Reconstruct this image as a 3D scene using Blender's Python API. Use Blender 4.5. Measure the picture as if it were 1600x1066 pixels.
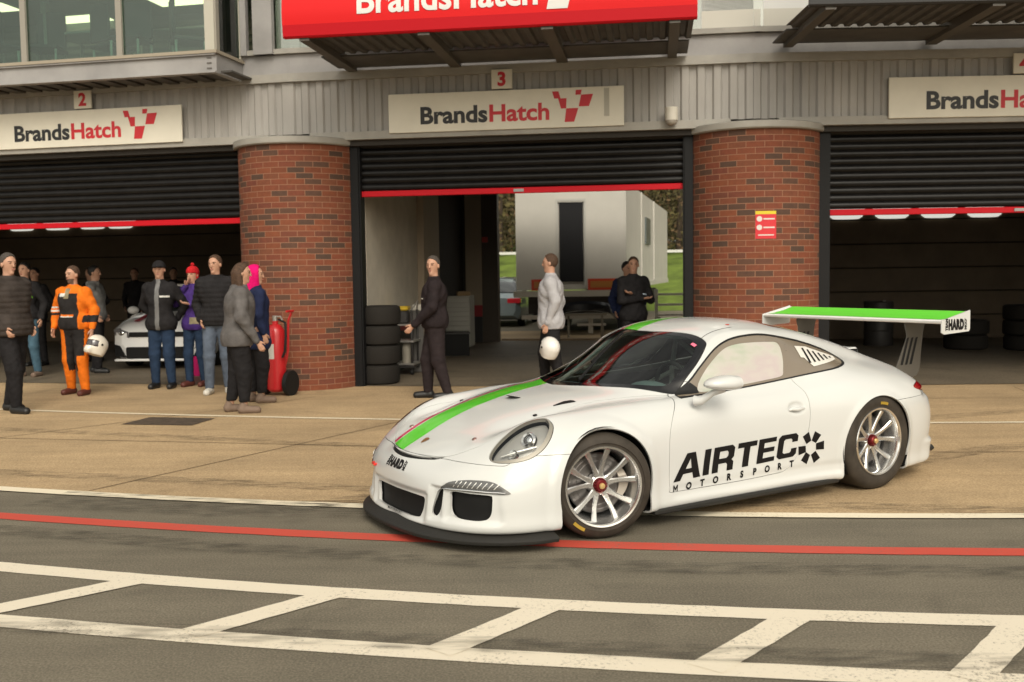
import bpy, bmesh, math, random
import numpy as np
from math import sin, cos, pi, radians, atan2, hypot, sqrt
from mathutils import Vector, Matrix
from mathutils.bvhtree import BVHTree
from mathutils.geometry import tessellate_polygon
random.seed(7)
SC = bpy.context.scene
for o in list(bpy.data.objects): bpy.data.objects.remove(o)

# ------------------------------------------------------------------ camera
FOC, HC, PITCH, ROLL = 1575.3, 1.6, radians(-3.8825), radians(-0.8058)
_f = np.array([0, cos(PITCH), sin(PITCH)]); _r = np.array([1., 0, 0]); _u = np.cross(_r, _f)
CR, CU, CF = cos(ROLL)*_r + sin(ROLL)*_u, -sin(ROLL)*_r + cos(ROLL)*_u, _f
cam = bpy.data.cameras.new('camera'); cam_o = bpy.data.objects.new('camera', cam)
SC.collection.objects.link(cam_o); SC.camera = cam_o
cam.sensor_width = 36; cam.lens = FOC*36/1600; cam.clip_start = .05; cam.clip_end = 1500
cam_o.matrix_world = Matrix([[CR[0], CU[0], -CF[0], 0], [CR[1], CU[1], -CF[1], 0], [CR[2], CU[2], -CF[2], HC], [0, 0, 0, 1]])
cam.dof.use_dof = True; cam.dof.focus_distance = 6.6; cam.dof.aperture_fstop = 3.2

# ------------------------------------------------------------------ world, sun, exposure
SUN_EL, SUN_AZ = radians(40), radians(170)      # azimuth measured clockwise from +Y
w = bpy.data.worlds.new('World'); SC.world = w; w.use_nodes = True
nt = w.node_tree; bg = nt.nodes['Background']
sky = nt.nodes.new('ShaderNodeTexSky'); sky.sky_type = 'NISHITA'; sky.sun_disc = False
sky.sun_elevation = SUN_EL; sky.sun_rotation = SUN_AZ; sky.dust_density = 4; sky.air_density = 1.0
hs = nt.nodes.new('ShaderNodeHueSaturation'); hs.inputs['Saturation'].default_value = .22
tc = nt.nodes.new('ShaderNodeTexCoord'); mp = nt.nodes.new('ShaderNodeMapping'); mp.inputs['Scale'].default_value = (1, 1, 2.6)
nz = nt.nodes.new('ShaderNodeTexNoise'); nz.inputs['Scale'].default_value = 2.2; nz.inputs['Detail'].default_value = 6; nz.inputs['Roughness'].default_value = .55
rp = nt.nodes.new('ShaderNodeValToRGB'); rp.color_ramp.elements[0].position = .36; rp.color_ramp.elements[1].position = .66
rp.color_ramp.elements[0].color = (.62, .62, .63, 1); rp.color_ramp.elements[1].color = (1.55, 1.50, 1.42, 1)
mx = nt.nodes.new('ShaderNodeMix'); mx.data_type = 'RGBA'; mx.blend_type = 'MULTIPLY'; mx.inputs['Factor'].default_value = 1
tint = nt.nodes.new('ShaderNodeMix'); tint.data_type = 'RGBA'; tint.blend_type = 'MULTIPLY'; tint.inputs['Factor'].default_value = 1
tint.inputs['B'].default_value = (1.035, 1.0, .89, 1)
L = nt.links.new
L(sky.outputs[0], hs.inputs['Color']); L(tc.outputs['Generated'], mp.inputs['Vector']); L(mp.outputs[0], nz.inputs['Vector'])
L(nz.outputs[0], rp.inputs[0]); L(hs.outputs[0], mx.inputs['A']); L(rp.outputs[0], mx.inputs['B'])
L(mx.outputs['Result'], tint.inputs['A']); L(tint.outputs['Result'], bg.inputs[0]); bg.inputs[1].default_value = .15
sl = bpy.data.lights.new('sun', 'SUN'); sl.energy = .72; sl.angle = radians(26); sl.color = (1, .95, .86)
so = bpy.data.objects.new('sun', sl); SC.collection.objects.link(so)
sd = Vector((sin(SUN_AZ)*cos(SUN_EL), cos(SUN_AZ)*cos(SUN_EL), sin(SUN_EL)))   # towards the sun
so.rotation_euler = sd.to_track_quat('Z', 'Y').to_euler()
SC.view_settings.view_transform = 'Standard'; SC.view_settings.look = 'None'; SC.view_settings.exposure = 0.42; SC.view_settings.gamma = 1

# ------------------------------------------------------------------ materials
MATS = {}
def mat(name, col=(.5, .5, .5), rough=.6, metal=0., coat=0., spec=.5, emis=None, estr=1., trans=0., ior=1.45, bump=None, noise=None, alpha=None):
    """noise=(scale, amount, [scale vec]) darkens/lightens the colour in soft patches; bump=(scale, strength)"""
    if name in MATS: return MATS[name]
    m = bpy.data.materials.new(name); m.use_nodes = True; t = m.node_tree; b = t.nodes['Principled BSDF']
    b.inputs['Base Color'].default_value = (*col, 1); b.inputs['Roughness'].default_value = rough
    b.inputs['Metallic'].default_value = metal; b.inputs['Coat Weight'].default_value = coat; b.inputs['Coat Roughness'].default_value = .04
    b.inputs['Specular IOR Level'].default_value = spec; b.inputs['IOR'].default_value = ior
    b.inputs['Transmission Weight'].default_value = trans
    if emis: b.inputs['Emission Color'].default_value = (*emis, 1); b.inputs['Emission Strength'].default_value = estr
    tcn = None
    if noise:
        tcn = t.nodes.new('ShaderNodeTexCoord'); n = t.nodes.new('ShaderNodeTexNoise'); n.inputs['Scale'].default_value = noise[0]; n.inputs['Detail'].default_value = 8; n.inputs['Roughness'].default_value = .6
        src = tcn.outputs['Object']
        if len(noise) > 2:
            mpn = t.nodes.new('ShaderNodeMapping'); mpn.inputs['Scale'].default_value = noise[2]; t.links.new(src, mpn.inputs[0]); src = mpn.outputs[0]
        t.links.new(src, n.inputs['Vector'])
        r = t.nodes.new('ShaderNodeValToRGB'); a = noise[1]
        r.color_ramp.elements[0].position = .3; r.color_ramp.elements[1].position = .7
        r.color_ramp.elements[0].color = (*[c*(1-a) for c in col], 1); r.color_ramp.elements[1].color = (*[min(1, c*(1+a)) for c in col], 1)
        t.links.new(n.outputs[0], r.inputs[0]); t.links.new(r.outputs[0], b.inputs['Base Color'])
    if bump:
        if tcn is None: tcn = t.nodes.new('ShaderNodeTexCoord')
        n2 = t.nodes.new('ShaderNodeTexNoise'); n2.inputs['Scale'].default_value = bump[0]; n2.inputs['Detail'].default_value = 4
        bp = t.nodes.new('ShaderNodeBump'); bp.inputs['Strength'].default_value = bump[1]; bp.inputs['Distance'].default_value = .01
        t.links.new(tcn.outputs['Object'], n2.inputs['Vector']); t.links.new(n2.outputs[0], bp.inputs['Height']); t.links.new(bp.outputs[0], b.inputs['Normal'])
    MATS[name] = m
    return m
def glass(name, tint, refl=.08, rough=.0, opac=0., ocol=(.1, .1, .1)):
    """thin pane: tinted see-through plus mirror reflection growing at grazing angles"""
    if name in MATS: return MATS[name]
    m = bpy.data.materials.new(name); m.use_nodes = True; t = m.node_tree; t.nodes.clear()
    out = t.nodes.new('ShaderNodeOutputMaterial'); tr = t.nodes.new('ShaderNodeBsdfTransparent'); tr.inputs[0].default_value = (*tint, 1)
    gl = t.nodes.new('ShaderNodeBsdfGlossy'); gl.inputs['Roughness'].default_value = rough
    fr = t.nodes.new('ShaderNodeLayerWeight'); fr.inputs['Blend'].default_value = .2
    mr = t.nodes.new('ShaderNodeMapRange'); mr.inputs['To Min'].default_value = refl; mr.inputs['To Max'].default_value = 1
    t.links.new(fr.outputs['Fresnel'], mr.inputs[0])
    mxs = t.nodes.new('ShaderNodeMixShader'); t.links.new(mr.outputs[0], mxs.inputs[0])
    base = tr
    if opac:
        df = t.nodes.new('ShaderNodeBsdfDiffuse'); df.inputs[0].default_value = (*ocol, 1)
        m2 = t.nodes.new('ShaderNodeMixShader'); m2.inputs[0].default_value = opac
        t.links.new(tr.outputs[0], m2.inputs[1]); t.links.new(df.outputs[0], m2.inputs[2]); base = m2
    t.links.new(base.outputs[0], mxs.inputs[1]); t.links.new(gl.outputs[0], mxs.inputs[2]); t.links.new(mxs.outputs[0], out.inputs[0])
    MATS[name] = m
    return m

# ------------------------------------------------------------------ object helpers
def tag(o, label=None, cat=None, group=None, kind=None):
    if label: o['label'] = label
    if cat: o['category'] = cat
    if group: o['group'] = group
    if kind: o['kind'] = kind
    return o
def thing(name, label, cat, loc=(0, 0, 0), rz=0., group=None):
    o = bpy.data.objects.new(name, None); SC.collection.objects.link(o); o.empty_display_size = .2
    o.location = loc; o.rotation_euler = (0, 0, rz)
    return tag(o, label, cat, group)
def copy_tree(o, parent=None):
    c = o.copy(); SC.collection.objects.link(c)
    c.parent = parent
    for ch in [x for x in bpy.data.objects if x.parent == o and x != c]: copy_tree(ch, c)
    return c
class MB:
    """mesh builder: several shapes joined into one mesh object"""
    def __init__(s): s.V = []; s.F = []; s.S = []; s.M = []; s.mi = 0; s.uv = {}
    def add(s, V, F, smooth=False, mi=None):
        k = len(s.V); s.V += [tuple(map(float, v)) for v in V]
        for f in F: s.F.append(tuple(k+i for i in f)); s.S.append(smooth); s.M.append(s.mi if mi is None else mi)
        return s
    def box(s, x0, x1, y0, y1, z0, z1, bevel=0.):
        x0, x1 = sorted((x0, x1)); y0, y1 = sorted((y0, y1)); z0, z1 = sorted((z0, z1))
        if bevel <= 0:
            V = [(x, y, z) for z in (z0, z1) for y in (y0, y1) for x in (x0, x1)]
            F = [(0, 2, 3, 1), (4, 5, 7, 6), (0, 1, 5, 4), (2, 6, 7, 3), (0, 4, 6, 2), (1, 3, 7, 5)]
            return s.add(V, F)
        b = min(bevel, (x1-x0)/2.01, (y1-y0)/2.01, (z1-z0)/2.01)
        V = []; F = []
        ex = [(x0, x0+b), (x1, x1-b)]; ey = [(y0, y0+b), (y1, y1-b)]; ez = [(z0, z0+b), (z1, z1-b)]
        idx = {}
        for i in (0, 1):
            for j in (0, 1):
                for k in (0, 1):
                    for a in range(3):
                        p = (ex[i][0 if a == 0 else 1], ey[j][0 if a == 1 else 1], ez[k][0 if a == 2 else 1])
                        idx[i, j, k, a] = len(V); V.append(p)
        q = lambda *L: F.append(tuple(idx[t] for t in L))
        for i in (0, 1):
            q(*[(i, j, k, 0) for j, k in ((0, 0), (1, 0), (1, 1), (0, 1))][::1 if i else -1])
            q(*[(j, i, k, 1) for j, k in ((0, 0), (1, 0), (1, 1), (0, 1))][::-1 if i else 1])
            q(*[(j, k, i, 2) for j, k in ((0, 0), (1, 0), (1, 1), (0, 1))][::1 if i else -1])
        for i in (0, 1):
            for j in (0, 1):
                q((i, j, 0, 0), (i, j, 1, 0), (i, j, 1, 1), (i, j, 0, 1))
                q((i, 0, j, 0), (i, 1, j, 0), (i, 1, j, 2), (i, 0, j, 2))
                q((0, i, j, 1), (1, i, j, 1), (1, i, j, 2), (0, i, j, 2))
                for k in (0, 1): F.append((idx[i, j, k, 0], idx[i, j, k, 1], idx[i, j, k, 2]))
        return s.add(V, F)
    def tube(s, pts, r, n=10, cap=True, smooth=True):
        pts = [Vector(p) for p in pts]; rr = r if isinstance(r, (list, tuple)) else [r]*len(pts)
        V = []; F = []; up = None
        for i, p in enumerate(pts):
            d = (pts[min(i+1, len(pts)-1)] - pts[max(i-1, 0)]).normalized()
            if up is None: up = Vector((0, 0, 1)) if abs(d.z) < .9 else Vector((1, 0, 0))
            a = d.cross(up)
            if a.length < 1e-5: a = d.cross(Vector((.3, .9, .1)))
            a.normalize(); b = a.cross(d).normalized(); up = b
            for k in range(n):
                t = 2*pi*k/n; V.append(p + (a*cos(t) + b*sin(t))*rr[i])
        for i in range(len(pts)-1):
            for k in range(n): F.append((i*n+k, i*n+(k+1) % n, (i+1)*n+(k+1) % n, (i+1)*n+k))
        s.add(V, F, smooth)
        if cap: s.add(V[:n], [tuple(range(n))[::-1]]); s.add(V[-n:], [tuple(range(n))])
        return s
    def lathe(s, prof, n=48, axis='z', c=(0, 0, 0), smooth=True, closed=False):
        V = []; F = []; m = len(prof)
        for k in range(n):
            t = 2*pi*k/n
            for r, h in prof:
                p = {'z': (r*cos(t), r*sin(t), h), 'y': (r*sin(t), h, r*cos(t)), 'x': (h, r*cos(t), r*sin(t))}[axis]
                V.append((p[0]+c[0], p[1]+c[1], p[2]+c[2]))
        for k in range(n):
            k2 = (k+1) % n
            for i in range(m-1 if not closed else m):
                i2 = (i+1) % m
                F.append((k*m+i, k2*m+i, k2*m+i2, k*m+i2))
        return s.add(V, F, smooth)
    def cyl(s, p0, p1, r, n=16, smooth=True): return s.tube([p0, p1], r, n, True, smooth)
    def ball(s, c, r, n=16, m=10, smooth=True):
        r = r if isinstance(r, (tuple, list)) else (r, r, r)
        V = [(c[0], c[1], c[2]-r[2])]; F = []
        for j in range(1, m):
            a = -pi/2 + pi*j/m
            for k in range(n): t = 2*pi*k/n; V.append((c[0]+r[0]*cos(a)*cos(t), c[1]+r[1]*cos(a)*sin(t), c[2]+r[2]*sin(a)))
        V.append((c[0], c[1], c[2]+r[2]))
        for k in range(n):
            F.append((0, 1+(k+1) % n, 1+k)); F.append((len(V)-1, 1+(m-2)*n+k, 1+(m-2)*n+(k+1) % n))
            for j in range(m-2): F.append((1+j*n+k, 1+j*n+(k+1) % n, 1+(j+1)*n+(k+1) % n, 1+(j+1)*n+k))
        return s.add(V, F, smooth)
    def prism(s, poly, fn0, fn1, smooth=False):
        """poly: 2D outline (ccw); fn0/fn1 map (a,b) to the two end faces' 3D points"""
        n = len(poly); V = [fn0(*p) for p in poly] + [fn1(*p) for p in poly]
        tr = tessellate_polygon([[Vector((p[0], p[1], 0)) for p in poly]])
        F = [tuple(t) for t in tr] + [tuple(n+i for i in t)[::-1] for t in tr]
        s.add(V, F); s.add(V, [(i, (i+1) % n, n+(i+1) % n, n+i) for i in range(n)], smooth)
        return s
    def build(s, name, m, parent=None, xf=None):
        me = bpy.data.meshes.new(name)
        V = s.V if xf is None else [tuple(xf(v)) for v in s.V]
        me.from_pydata(V, [], s.F)
        me.polygons.foreach_set('use_smooth', s.S)
        ms = m if isinstance(m, (list, tuple)) else [m]
        for x in ms: me.materials.append(x)
        if len(ms) > 1: me.polygons.foreach_set('material_index', s.M)
        bm = bmesh.new(); bm.from_mesh(me); bmesh.ops.remove_doubles(bm, verts=bm.verts, dist=1e-5)
        bmesh.ops.recalc_face_normals(bm, faces=bm.faces)
        for e in bm.edges:
            if len(e.link_faces) == 2:
                if e.calc_face_angle(0) > .62: e.smooth = False
        bm.to_mesh(me); bm.free()
        o = bpy.data.objects.new(name, me); SC.collection.objects.link(o)
        if parent is not None: o.parent = parent
        return o
def smooth_poly(P, closed=True, k=6):
    """Catmull-Rom resampling"""
    P = [np.array(p, float) for p in P]; n = len(P); out = []
    rng = range(n) if closed else range(n-1)
    g = (lambda i: P[i % n]) if closed else (lambda i: P[max(0, min(n-1, i))])
    for i in rng:
        p0, p1, p2, p3 = g(i-1), g(i), g(i+1), g(i+2)
        for j in range(k):
            t = j/k; out.append(.5*((2*p1)+(p2-p0)*t+(2*p0-5*p1+4*p2-p3)*t*t+(3*p1-p0-3*p2+p3)*t**3))
    if not closed: out.append(P[-1])
    return np.array(out)
def sdpoly(A, B, poly):
    """signed distance (negative inside) of points (A,B) to a 2D polygon"""
    P = np.array(poly, float); Q = np.roll(P, -1, 0); d = np.full(A.shape, 1e9); ins = np.zeros(A.shape, bool)
    for (x0, y0), (x1, y1) in zip(P, Q):
        ex, ey = x1-x0, y1-y0; L2 = ex*ex+ey*ey+1e-18
        t = np.clip(((A-x0)*ex+(B-y0)*ey)/L2, 0, 1); d = np.minimum(d, (A-x0-t*ex)**2+(B-y0-t*ey)**2)
        c = ((y0 > B) != (y1 > B)); xi = x0+(B-y0)*ex/(ey if abs(ey) > 1e-12 else 1e-12); ins ^= c & (A < xi)
    return np.where(ins, -1, 1)*np.sqrt(d)
# text as flat triangles in its own plane (metres): returns V2, tris
def text_tris(body, size, bold=0., shear=0., sx=1., align='CENTER', space=1.):
    cu = bpy.data.curves.new('t', 'FONT'); cu.body = body; cu.size = size; cu.offset = bold; cu.shear = shear; cu.align_x = align; cu.space_character = space
    cu.resolution_u = 4
    ob = bpy.data.objects.new('t', cu); SC.collection.objects.link(ob)
    dg = bpy.context.evaluated_depsgraph_get(); dg.update(); me = bpy.data.meshes.new_from_object(ob.evaluated_get(dg))
    V = [(v.co.x*sx, v.co.y) for v in me.vertices]; me.calc_loop_triangles(); T = [tuple(t.vertices) for t in me.loop_triangles]
    bpy.data.objects.remove(ob); bpy.data.meshes.remove(me)
    return V, T
def poly_tris(loops):
    V = [p for l in loops for p in l]
    T = tessellate_polygon([[Vector((p[0], p[1], 0)) for p in l] for l in loops])
    return V, [tuple(t) for t in T]
def decal(name, VT, fn, m, parent=None, thick=0.0):
    """lay flat triangles on a surface: fn maps (a,b) to a 3D point"""
    V, T = VT; me = bpy.data.meshes.new(name); me.from_pydata([tuple(fn(*p)) for p in V], [], T); me.materials.append(m)
    o = bpy.data.objects.new(name, me); SC.collection.objects.link(o)
    if parent is not None: o.parent = parent
    return o
def merge(*VTs):
    V = []; T = []
    for v, t in VTs: k = len(V); V += list(v); T += [tuple(k+i for i in q) for q in t]
    return V, T
def shift(VT, dx, dy, s=1.): return [(p[0]*s+dx, p[1]*s+dy) for p in VT[0]], VT[1]

BLACK = mat('black_rubber', (.012, .012, .012), .55, spec=.25); MATTE = mat('matt_black', (.010, .010, .010), .6, spec=.2)
# --- body control net: station -> 13 rows (x,y,z), half car (y>0)
def _side(x,y7,y8,y9,y10,z7=.64,z8=.48,z9=.32):
    return [(x,y7,z7),(x,y8,z8),(x,y9,z9),(x,y10,.20),(x,y10-.005,.115),(x,y10-.12,.105)]
NET=[
 [(.885,0,.492),(.905,0,.477),(.925,0,.460),(.940,0,.440),(.952,0,.417),(.962,0,.390),(.967,0,.355),(.970,0,.31),(.970,0,.265),(.970,0,.22),(.970,0,.17),(.972,0,.115),(.90,0,.105)],
 [(.835,0,.518),(.845,.12,.508),(.872,.18,.488),(.897,.21,.462),(.918,.23,.437),(.938,.245,.405),(.950,.25,.365),(.958,.25,.32),(.960,.25,.27),(.960,.25,.22),(.960,.25,.17),(.962,.25,.115),(.89,.24,.105)],
 [(.755,0,.556),(.765,.20,.543),(.79,.31,.522),(.818,.37,.500),(.848,.42,.475),(.876,.46,.440),(.896,.483,.390),(.907,.49,.34),(.910,.49,.29),(.910,.49,.24),(.910,.485,.18),(.912,.48,.115),(.85,.45,.105)],
 [(.66,0,.597),(.67,.23,.587),(.685,.37,.570),(.705,.45,.560),(.735,.53,.543),(.762,.60,.503),(.79,.65,.45),(.805,.68,.38),(.81,.69,.31),(.81,.69,.25),(.81,.685,.19),(.812,.68,.115),(.75,.60,.105)],
 [(.54,0,.632),(.54,.25,.627),(.55,.40,.612),(.56,.48,.610),(.575,.575,.618),(.595,.67,.582),(.625,.745,.515),(.65,.79,.44),(.665,.812,.36),(.67,.815,.27),(.67,.81,.2),(.672,.805,.115),(.62,.70,.105)],
 [(.42,0,.664),(.42,.27,.658),(.42,.42,.640),(.42,.50,.642),(.42,.60,.690),(.43,.71,.665),(.44,.79,.595),(.46,.848,.50),(.48,.882,.40),(.49,.888,.29),(.49,.885,.2),(.492,.88,.115),(.45,.76,.105)],
 [(.28,0,.698),(.27,.28,.692),(.26,.45,.672),(.26,.52,.672),(.26,.62,.730),(.26,.725,.712),(.27,.812,.650),(.27,.874,.56),(.28,.903,.45),(.28,.905,.3),(.28,.90,.2),(.28,.895,.115),(.28,.78,.105)],
 [(.12,0,.732),(.10,.28,.727),(.07,.47,.709),(.05,.55,.709),(.03,.64,.746),(.02,.74,.737),(.02,.83,.685),(.02,.892,.60),(.03,.912,.48),(.05,.905,.32),(.05,.90,.2),(.05,.895,.115),(.05,.78,.105)],
 [(-.04,0,.763),(-.06,.28,.760),(-.10,.48,.742),(-.13,.57,.738),(-.16,.66,.762),(-.17,.75,.755)]+[(-.18,.835,.70)]+_side(-.18,.888,.905,.895,.89,.61),
 [(-.19,0,.787),(-.22,.28,.784),(-.30,.50,.768),(-.40,.60,.762),(-.46,.68,.774),(-.48,.755,.768),(-.47,.835,.715)]+_side(-.45,.880,.89,.88,.88,.62),
 [(-.325,0,.806),(-.37,.28,.800),(-.50,.50,.790),(-.70,.64,.785),(-.77,.69,.790),(-.80,.745,.786),(-.80,.825,.73)]+_side(-.80,.868,.875,.865,.87),
 [(-.45,0,.866),(-.50,.28,.858),(-.62,.49,.845),(-.79,.615,.85),(-.85,.665,.862),(-.92,.745,.798),(-.95,.822,.735)]+_side(-.96,.867,.873,.862,.87),
 [(-.68,0,.975),(-.73,.27,.965),(-.82,.46,.95),(-.92,.585,.945),(-.965,.645,.945),(-1.05,.745,.804),(-1.10,.822,.738)]+_side(-1.11,.867,.873,.862,.87),
 [(-.93,0,1.088),(-.96,.26,1.08),(-1.02,.44,1.062),(-1.07,.55,1.045),(-1.10,.615,1.02),(-1.18,.745,.810),(-1.22,.822,.742)]+_side(-1.24,.867,.874,.863,.87),
 [(-1.14,0,1.172),(-1.15,.25,1.165),(-1.18,.42,1.145),(-1.22,.52,1.12),(-1.25,.59,1.08),(-1.34,.745,.818),(-1.36,.822,.745)]+_side(-1.38,.868,.875,.864,.87),
 [(-1.4,0,1.220),(-1.4,.25,1.212),(-1.42,.40,1.187),(-1.44,.495,1.155),(-1.47,.575,1.105),(-1.55,.745,.827),(-1.56,.822,.75)]+_side(-1.57,.870,.876,.866,.87),
 [(-1.7,0,1.220),(-1.7,.25,1.212),(-1.7,.40,1.182),(-1.71,.49,1.148),(-1.72,.575,1.095),(-1.8,.745,.838),(-1.8,.828,.758)]+_side(-1.8,.878,.884,.872,.872,.655),
 [(-1.95,0,1.190),(-1.95,.25,1.182),(-1.95,.395,1.152),(-1.95,.485,1.118),(-1.97,.57,1.063),(-2.0,.755,.852),(-2.0,.855,.778)]+_side(-2.0,.912,.918,.90,.89,.67,.5),
 [(-2.2,0,1.138),(-2.2,.24,1.130),(-2.2,.385,1.102),(-2.2,.475,1.067),(-2.2,.57,1.0),(-2.2,.765,.865),(-2.2,.882,.788)]+_side(-2.2,.947,.952,.94,.92,.67,.5),
 [(-2.45,0,1.066),(-2.45,.24,1.058),(-2.45,.375,1.028),(-2.45,.465,.99),(-2.45,.585,.925),(-2.45,.76,.862),(-2.45,.89,.785)]+_side(-2.45,.957,.966,.95,.93,.67,.5),
 [(-2.7,0,.984),(-2.7,.23,.976),(-2.7,.36,.951),(-2.7,.465,.915),(-2.7,.60,.872),(-2.7,.745,.836),(-2.7,.87,.770)]+_side(-2.7,.945,.958,.945,.92,.66,.5),
 [(-2.94,0,.902),(-2.94,.24,.896),(-2.94,.36,.877),(-2.94,.47,.855),(-2.94,.60,.830),(-2.93,.73,.80),(-2.93,.832,.745)]+_side(-2.93,.90,.92,.91,.89,.65,.5),
 [(-3.12,0,.838),(-3.12,.24,.833),(-3.12,.37,.823),(-3.12,.48,.812),(-3.12,.59,.795),(-3.11,.70,.763),(-3.12,.785,.71)]+_side(-3.12,.838,.862,.857,.83,.62,.5,.33),
 [(-3.24,0,.79),(-3.25,.24,.785),(-3.25,.36,.78),(-3.25,.46,.77),(-3.25,.56,.755),(-3.24,.655,.722),(-3.255,.715,.67),(-3.285,.757,.59),(-3.305,.772,.48),(-3.30,.765,.33),(-3.28,.75,.22),(-3.27,.74,.14),(-3.2,.62,.13)],
 [(-3.33,0,.75),(-3.33,.22,.745),(-3.33,.32,.74),(-3.33,.40,.73),(-3.34,.47,.71),(-3.35,.53,.675),(-3.38,.565,.62),(-3.41,.58,.55),(-3.43,.59,.46),(-3.42,.59,.33),(-3.40,.58,.22),(-3.38,.57,.14),(-3.3,.5,.13)],
 [(-3.40,0,.71),(-3.40,.12,.705),(-3.40,.18,.70),(-3.405,.22,.69),(-3.41,.25,.67),(-3.43,.28,.63),(-3.46,.29,.58),(-3.485,.295,.52),(-3.50,.30,.45),(-3.49,.30,.33),(-3.47,.30,.22),(-3.45,.29,.14),(-3.38,.28,.13)],
 [(-3.43,0,.695),(-3.435,0,.685),(-3.44,0,.675),(-3.445,0,.66),(-3.455,0,.642),(-3.47,0,.61),(-3.49,0,.57),(-3.51,0,.51),(-3.52,0,.44),(-3.51,0,.33),(-3.49,0,.22),(-3.47,0,.14),(-3.4,0,.13)],
]
def _basis(n,t):
    """cubic B-spline weights matrix for control count n (with reflected ghost ends), params t in [0,n-1]"""
    W=np.zeros((len(t),n+2))
    for k,tt in enumerate(t):
        i=min(int(tt),n-2);f=tt-i
        W[k,i:i+4]=[(1-f)**3/6,(3*f**3-6*f*f+4)/6,(-3*f**3+3*f*f+3*f+1)/6,f**3/6]
    return W
def ext(A,axis,mode):
    A=np.moveaxis(A,axis,0)
    lo,hi=2*A[0]-A[1],2*A[-1]-A[-2]
    if mode=='mir':   # mirror in y at both ends
        m=np.array([1,-1,1.]);lo=A[1]*m;hi=A[-2]*m
    if mode=='spine':
        m=np.array([1,-1,1.]);lo=A[1]*m
    A=np.concatenate([lo[None],A,hi[None]],0)
    return np.moveaxis(A,0,axis)
def body_surface(du=12,dv=9):
    P=np.array([[list(map(float,p)) for p in st] for st in NET])
    n,m=P.shape[:2]
    def S(C,tu,tv):
        E=ext(ext(C,0,'mir'),1,'spine')
        return np.einsum('ai,bj,ijk->abk',_basis(n,tu),_basis(m,tv),E)
    C=P.copy();tu0=np.arange(n)*1.;tv0=np.arange(m)*1.
    for _ in range(2): C=C+.75*(P-S(C,tu0,tv0)); C[0,:,1]=0;C[-1,:,1]=0;C[:,0,1]=0
    tu=np.linspace(0,n-1,(n-1)*du+1);tv=np.linspace(0,m-1,(m-1)*dv+1)
    G=S(C,tu,tv);G[0,:,1]=0;G[-1,:,1]=0;G[:,0,1]=0
    return G,tu,tv
def flare(G):
    """raised lips round the wheel arches, skirt flare"""
    x,y,z=G[...,0],G[...,1],G[...,2]
    out=G.copy()
    def ss(a,b,t):
        q=np.clip((t-a)/(b-a),0,1);return q*q*(3-2*q)
    for cx,cz,r,w,h in((-.018,.315,.352,.082,.015),(-2.44,.335,.352,.050,.010)):
        d=np.hypot(x-cx,z-cz); d=np.where(z<cz,np.minimum(d,np.maximum(np.abs(x-cx),0)+0*d),d)
        b=(1-ss(r+w-.050,r+w,d))*ss(.02,.10,z)*(y>.6)
        out[...,1]+=h*b
    return out
def _tweak():
    for i,st in enumerate(NET):
        new=[]
        for j,(x,y,z) in enumerate(st):
            # greenhouse up
            g={10:.006,11:.012,12:.018,13:.026,14:.028,15:.026,16:.024,17:.024,18:.030,19:.042,20:.055,21:.045,22:.018}.get(i,0)
            if j<=3: z+=g
            elif j==4 and i>=11: z+=g*.7
            if 11<=i<=13 and 2<=j<=4: y+=.012
            # nose in
            if i<=4: x-=.030*(1-max(0,j-8)/4*.5)*(1 if i<3 else .7 if i==3 else .3)
            if i==3 and 4<=j<=7: z-=.020; y-=.02
            if i==2 and 3<=j<=6: z-=.015
            # rear in
            if i>=23: x+=.035
            if i in(23,24) and 2<=j<=5: z-=.03
            # crest definition
            if 5<=i<=9 and j==4: z+=.010
            if 5<=i<=9 and j in(2,3): z-=.008
            if 17<=i<=20 and j==4: y-=.015; z-=.01
            if 17<=i<=21 and j==5: z+=.008
            new.append((x,y,z))
        NET[i]=new
_tweak()
def _tweak2():
    D={4:.014,5:.025,6:.036,7:.042,8:.042,9:.037,10:.030,11:.016}
    for i,d in D.items():
        NET[i]=[(x,y,z+d*(1,1.05,1.15,.70)[j]) if j<4 else (x,y,z) for j,(x,y,z) in enumerate(NET[i])]
_tweak2()
for _i,_dx in((9,.035),(10,.06),(11,.03)):
    NET[_i]=[(x+_dx*(1,1,.7,.3)[j],y,z) if j<4 else (x,y,z) for j,(x,y,z) in enumerate(NET[_i])]
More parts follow.
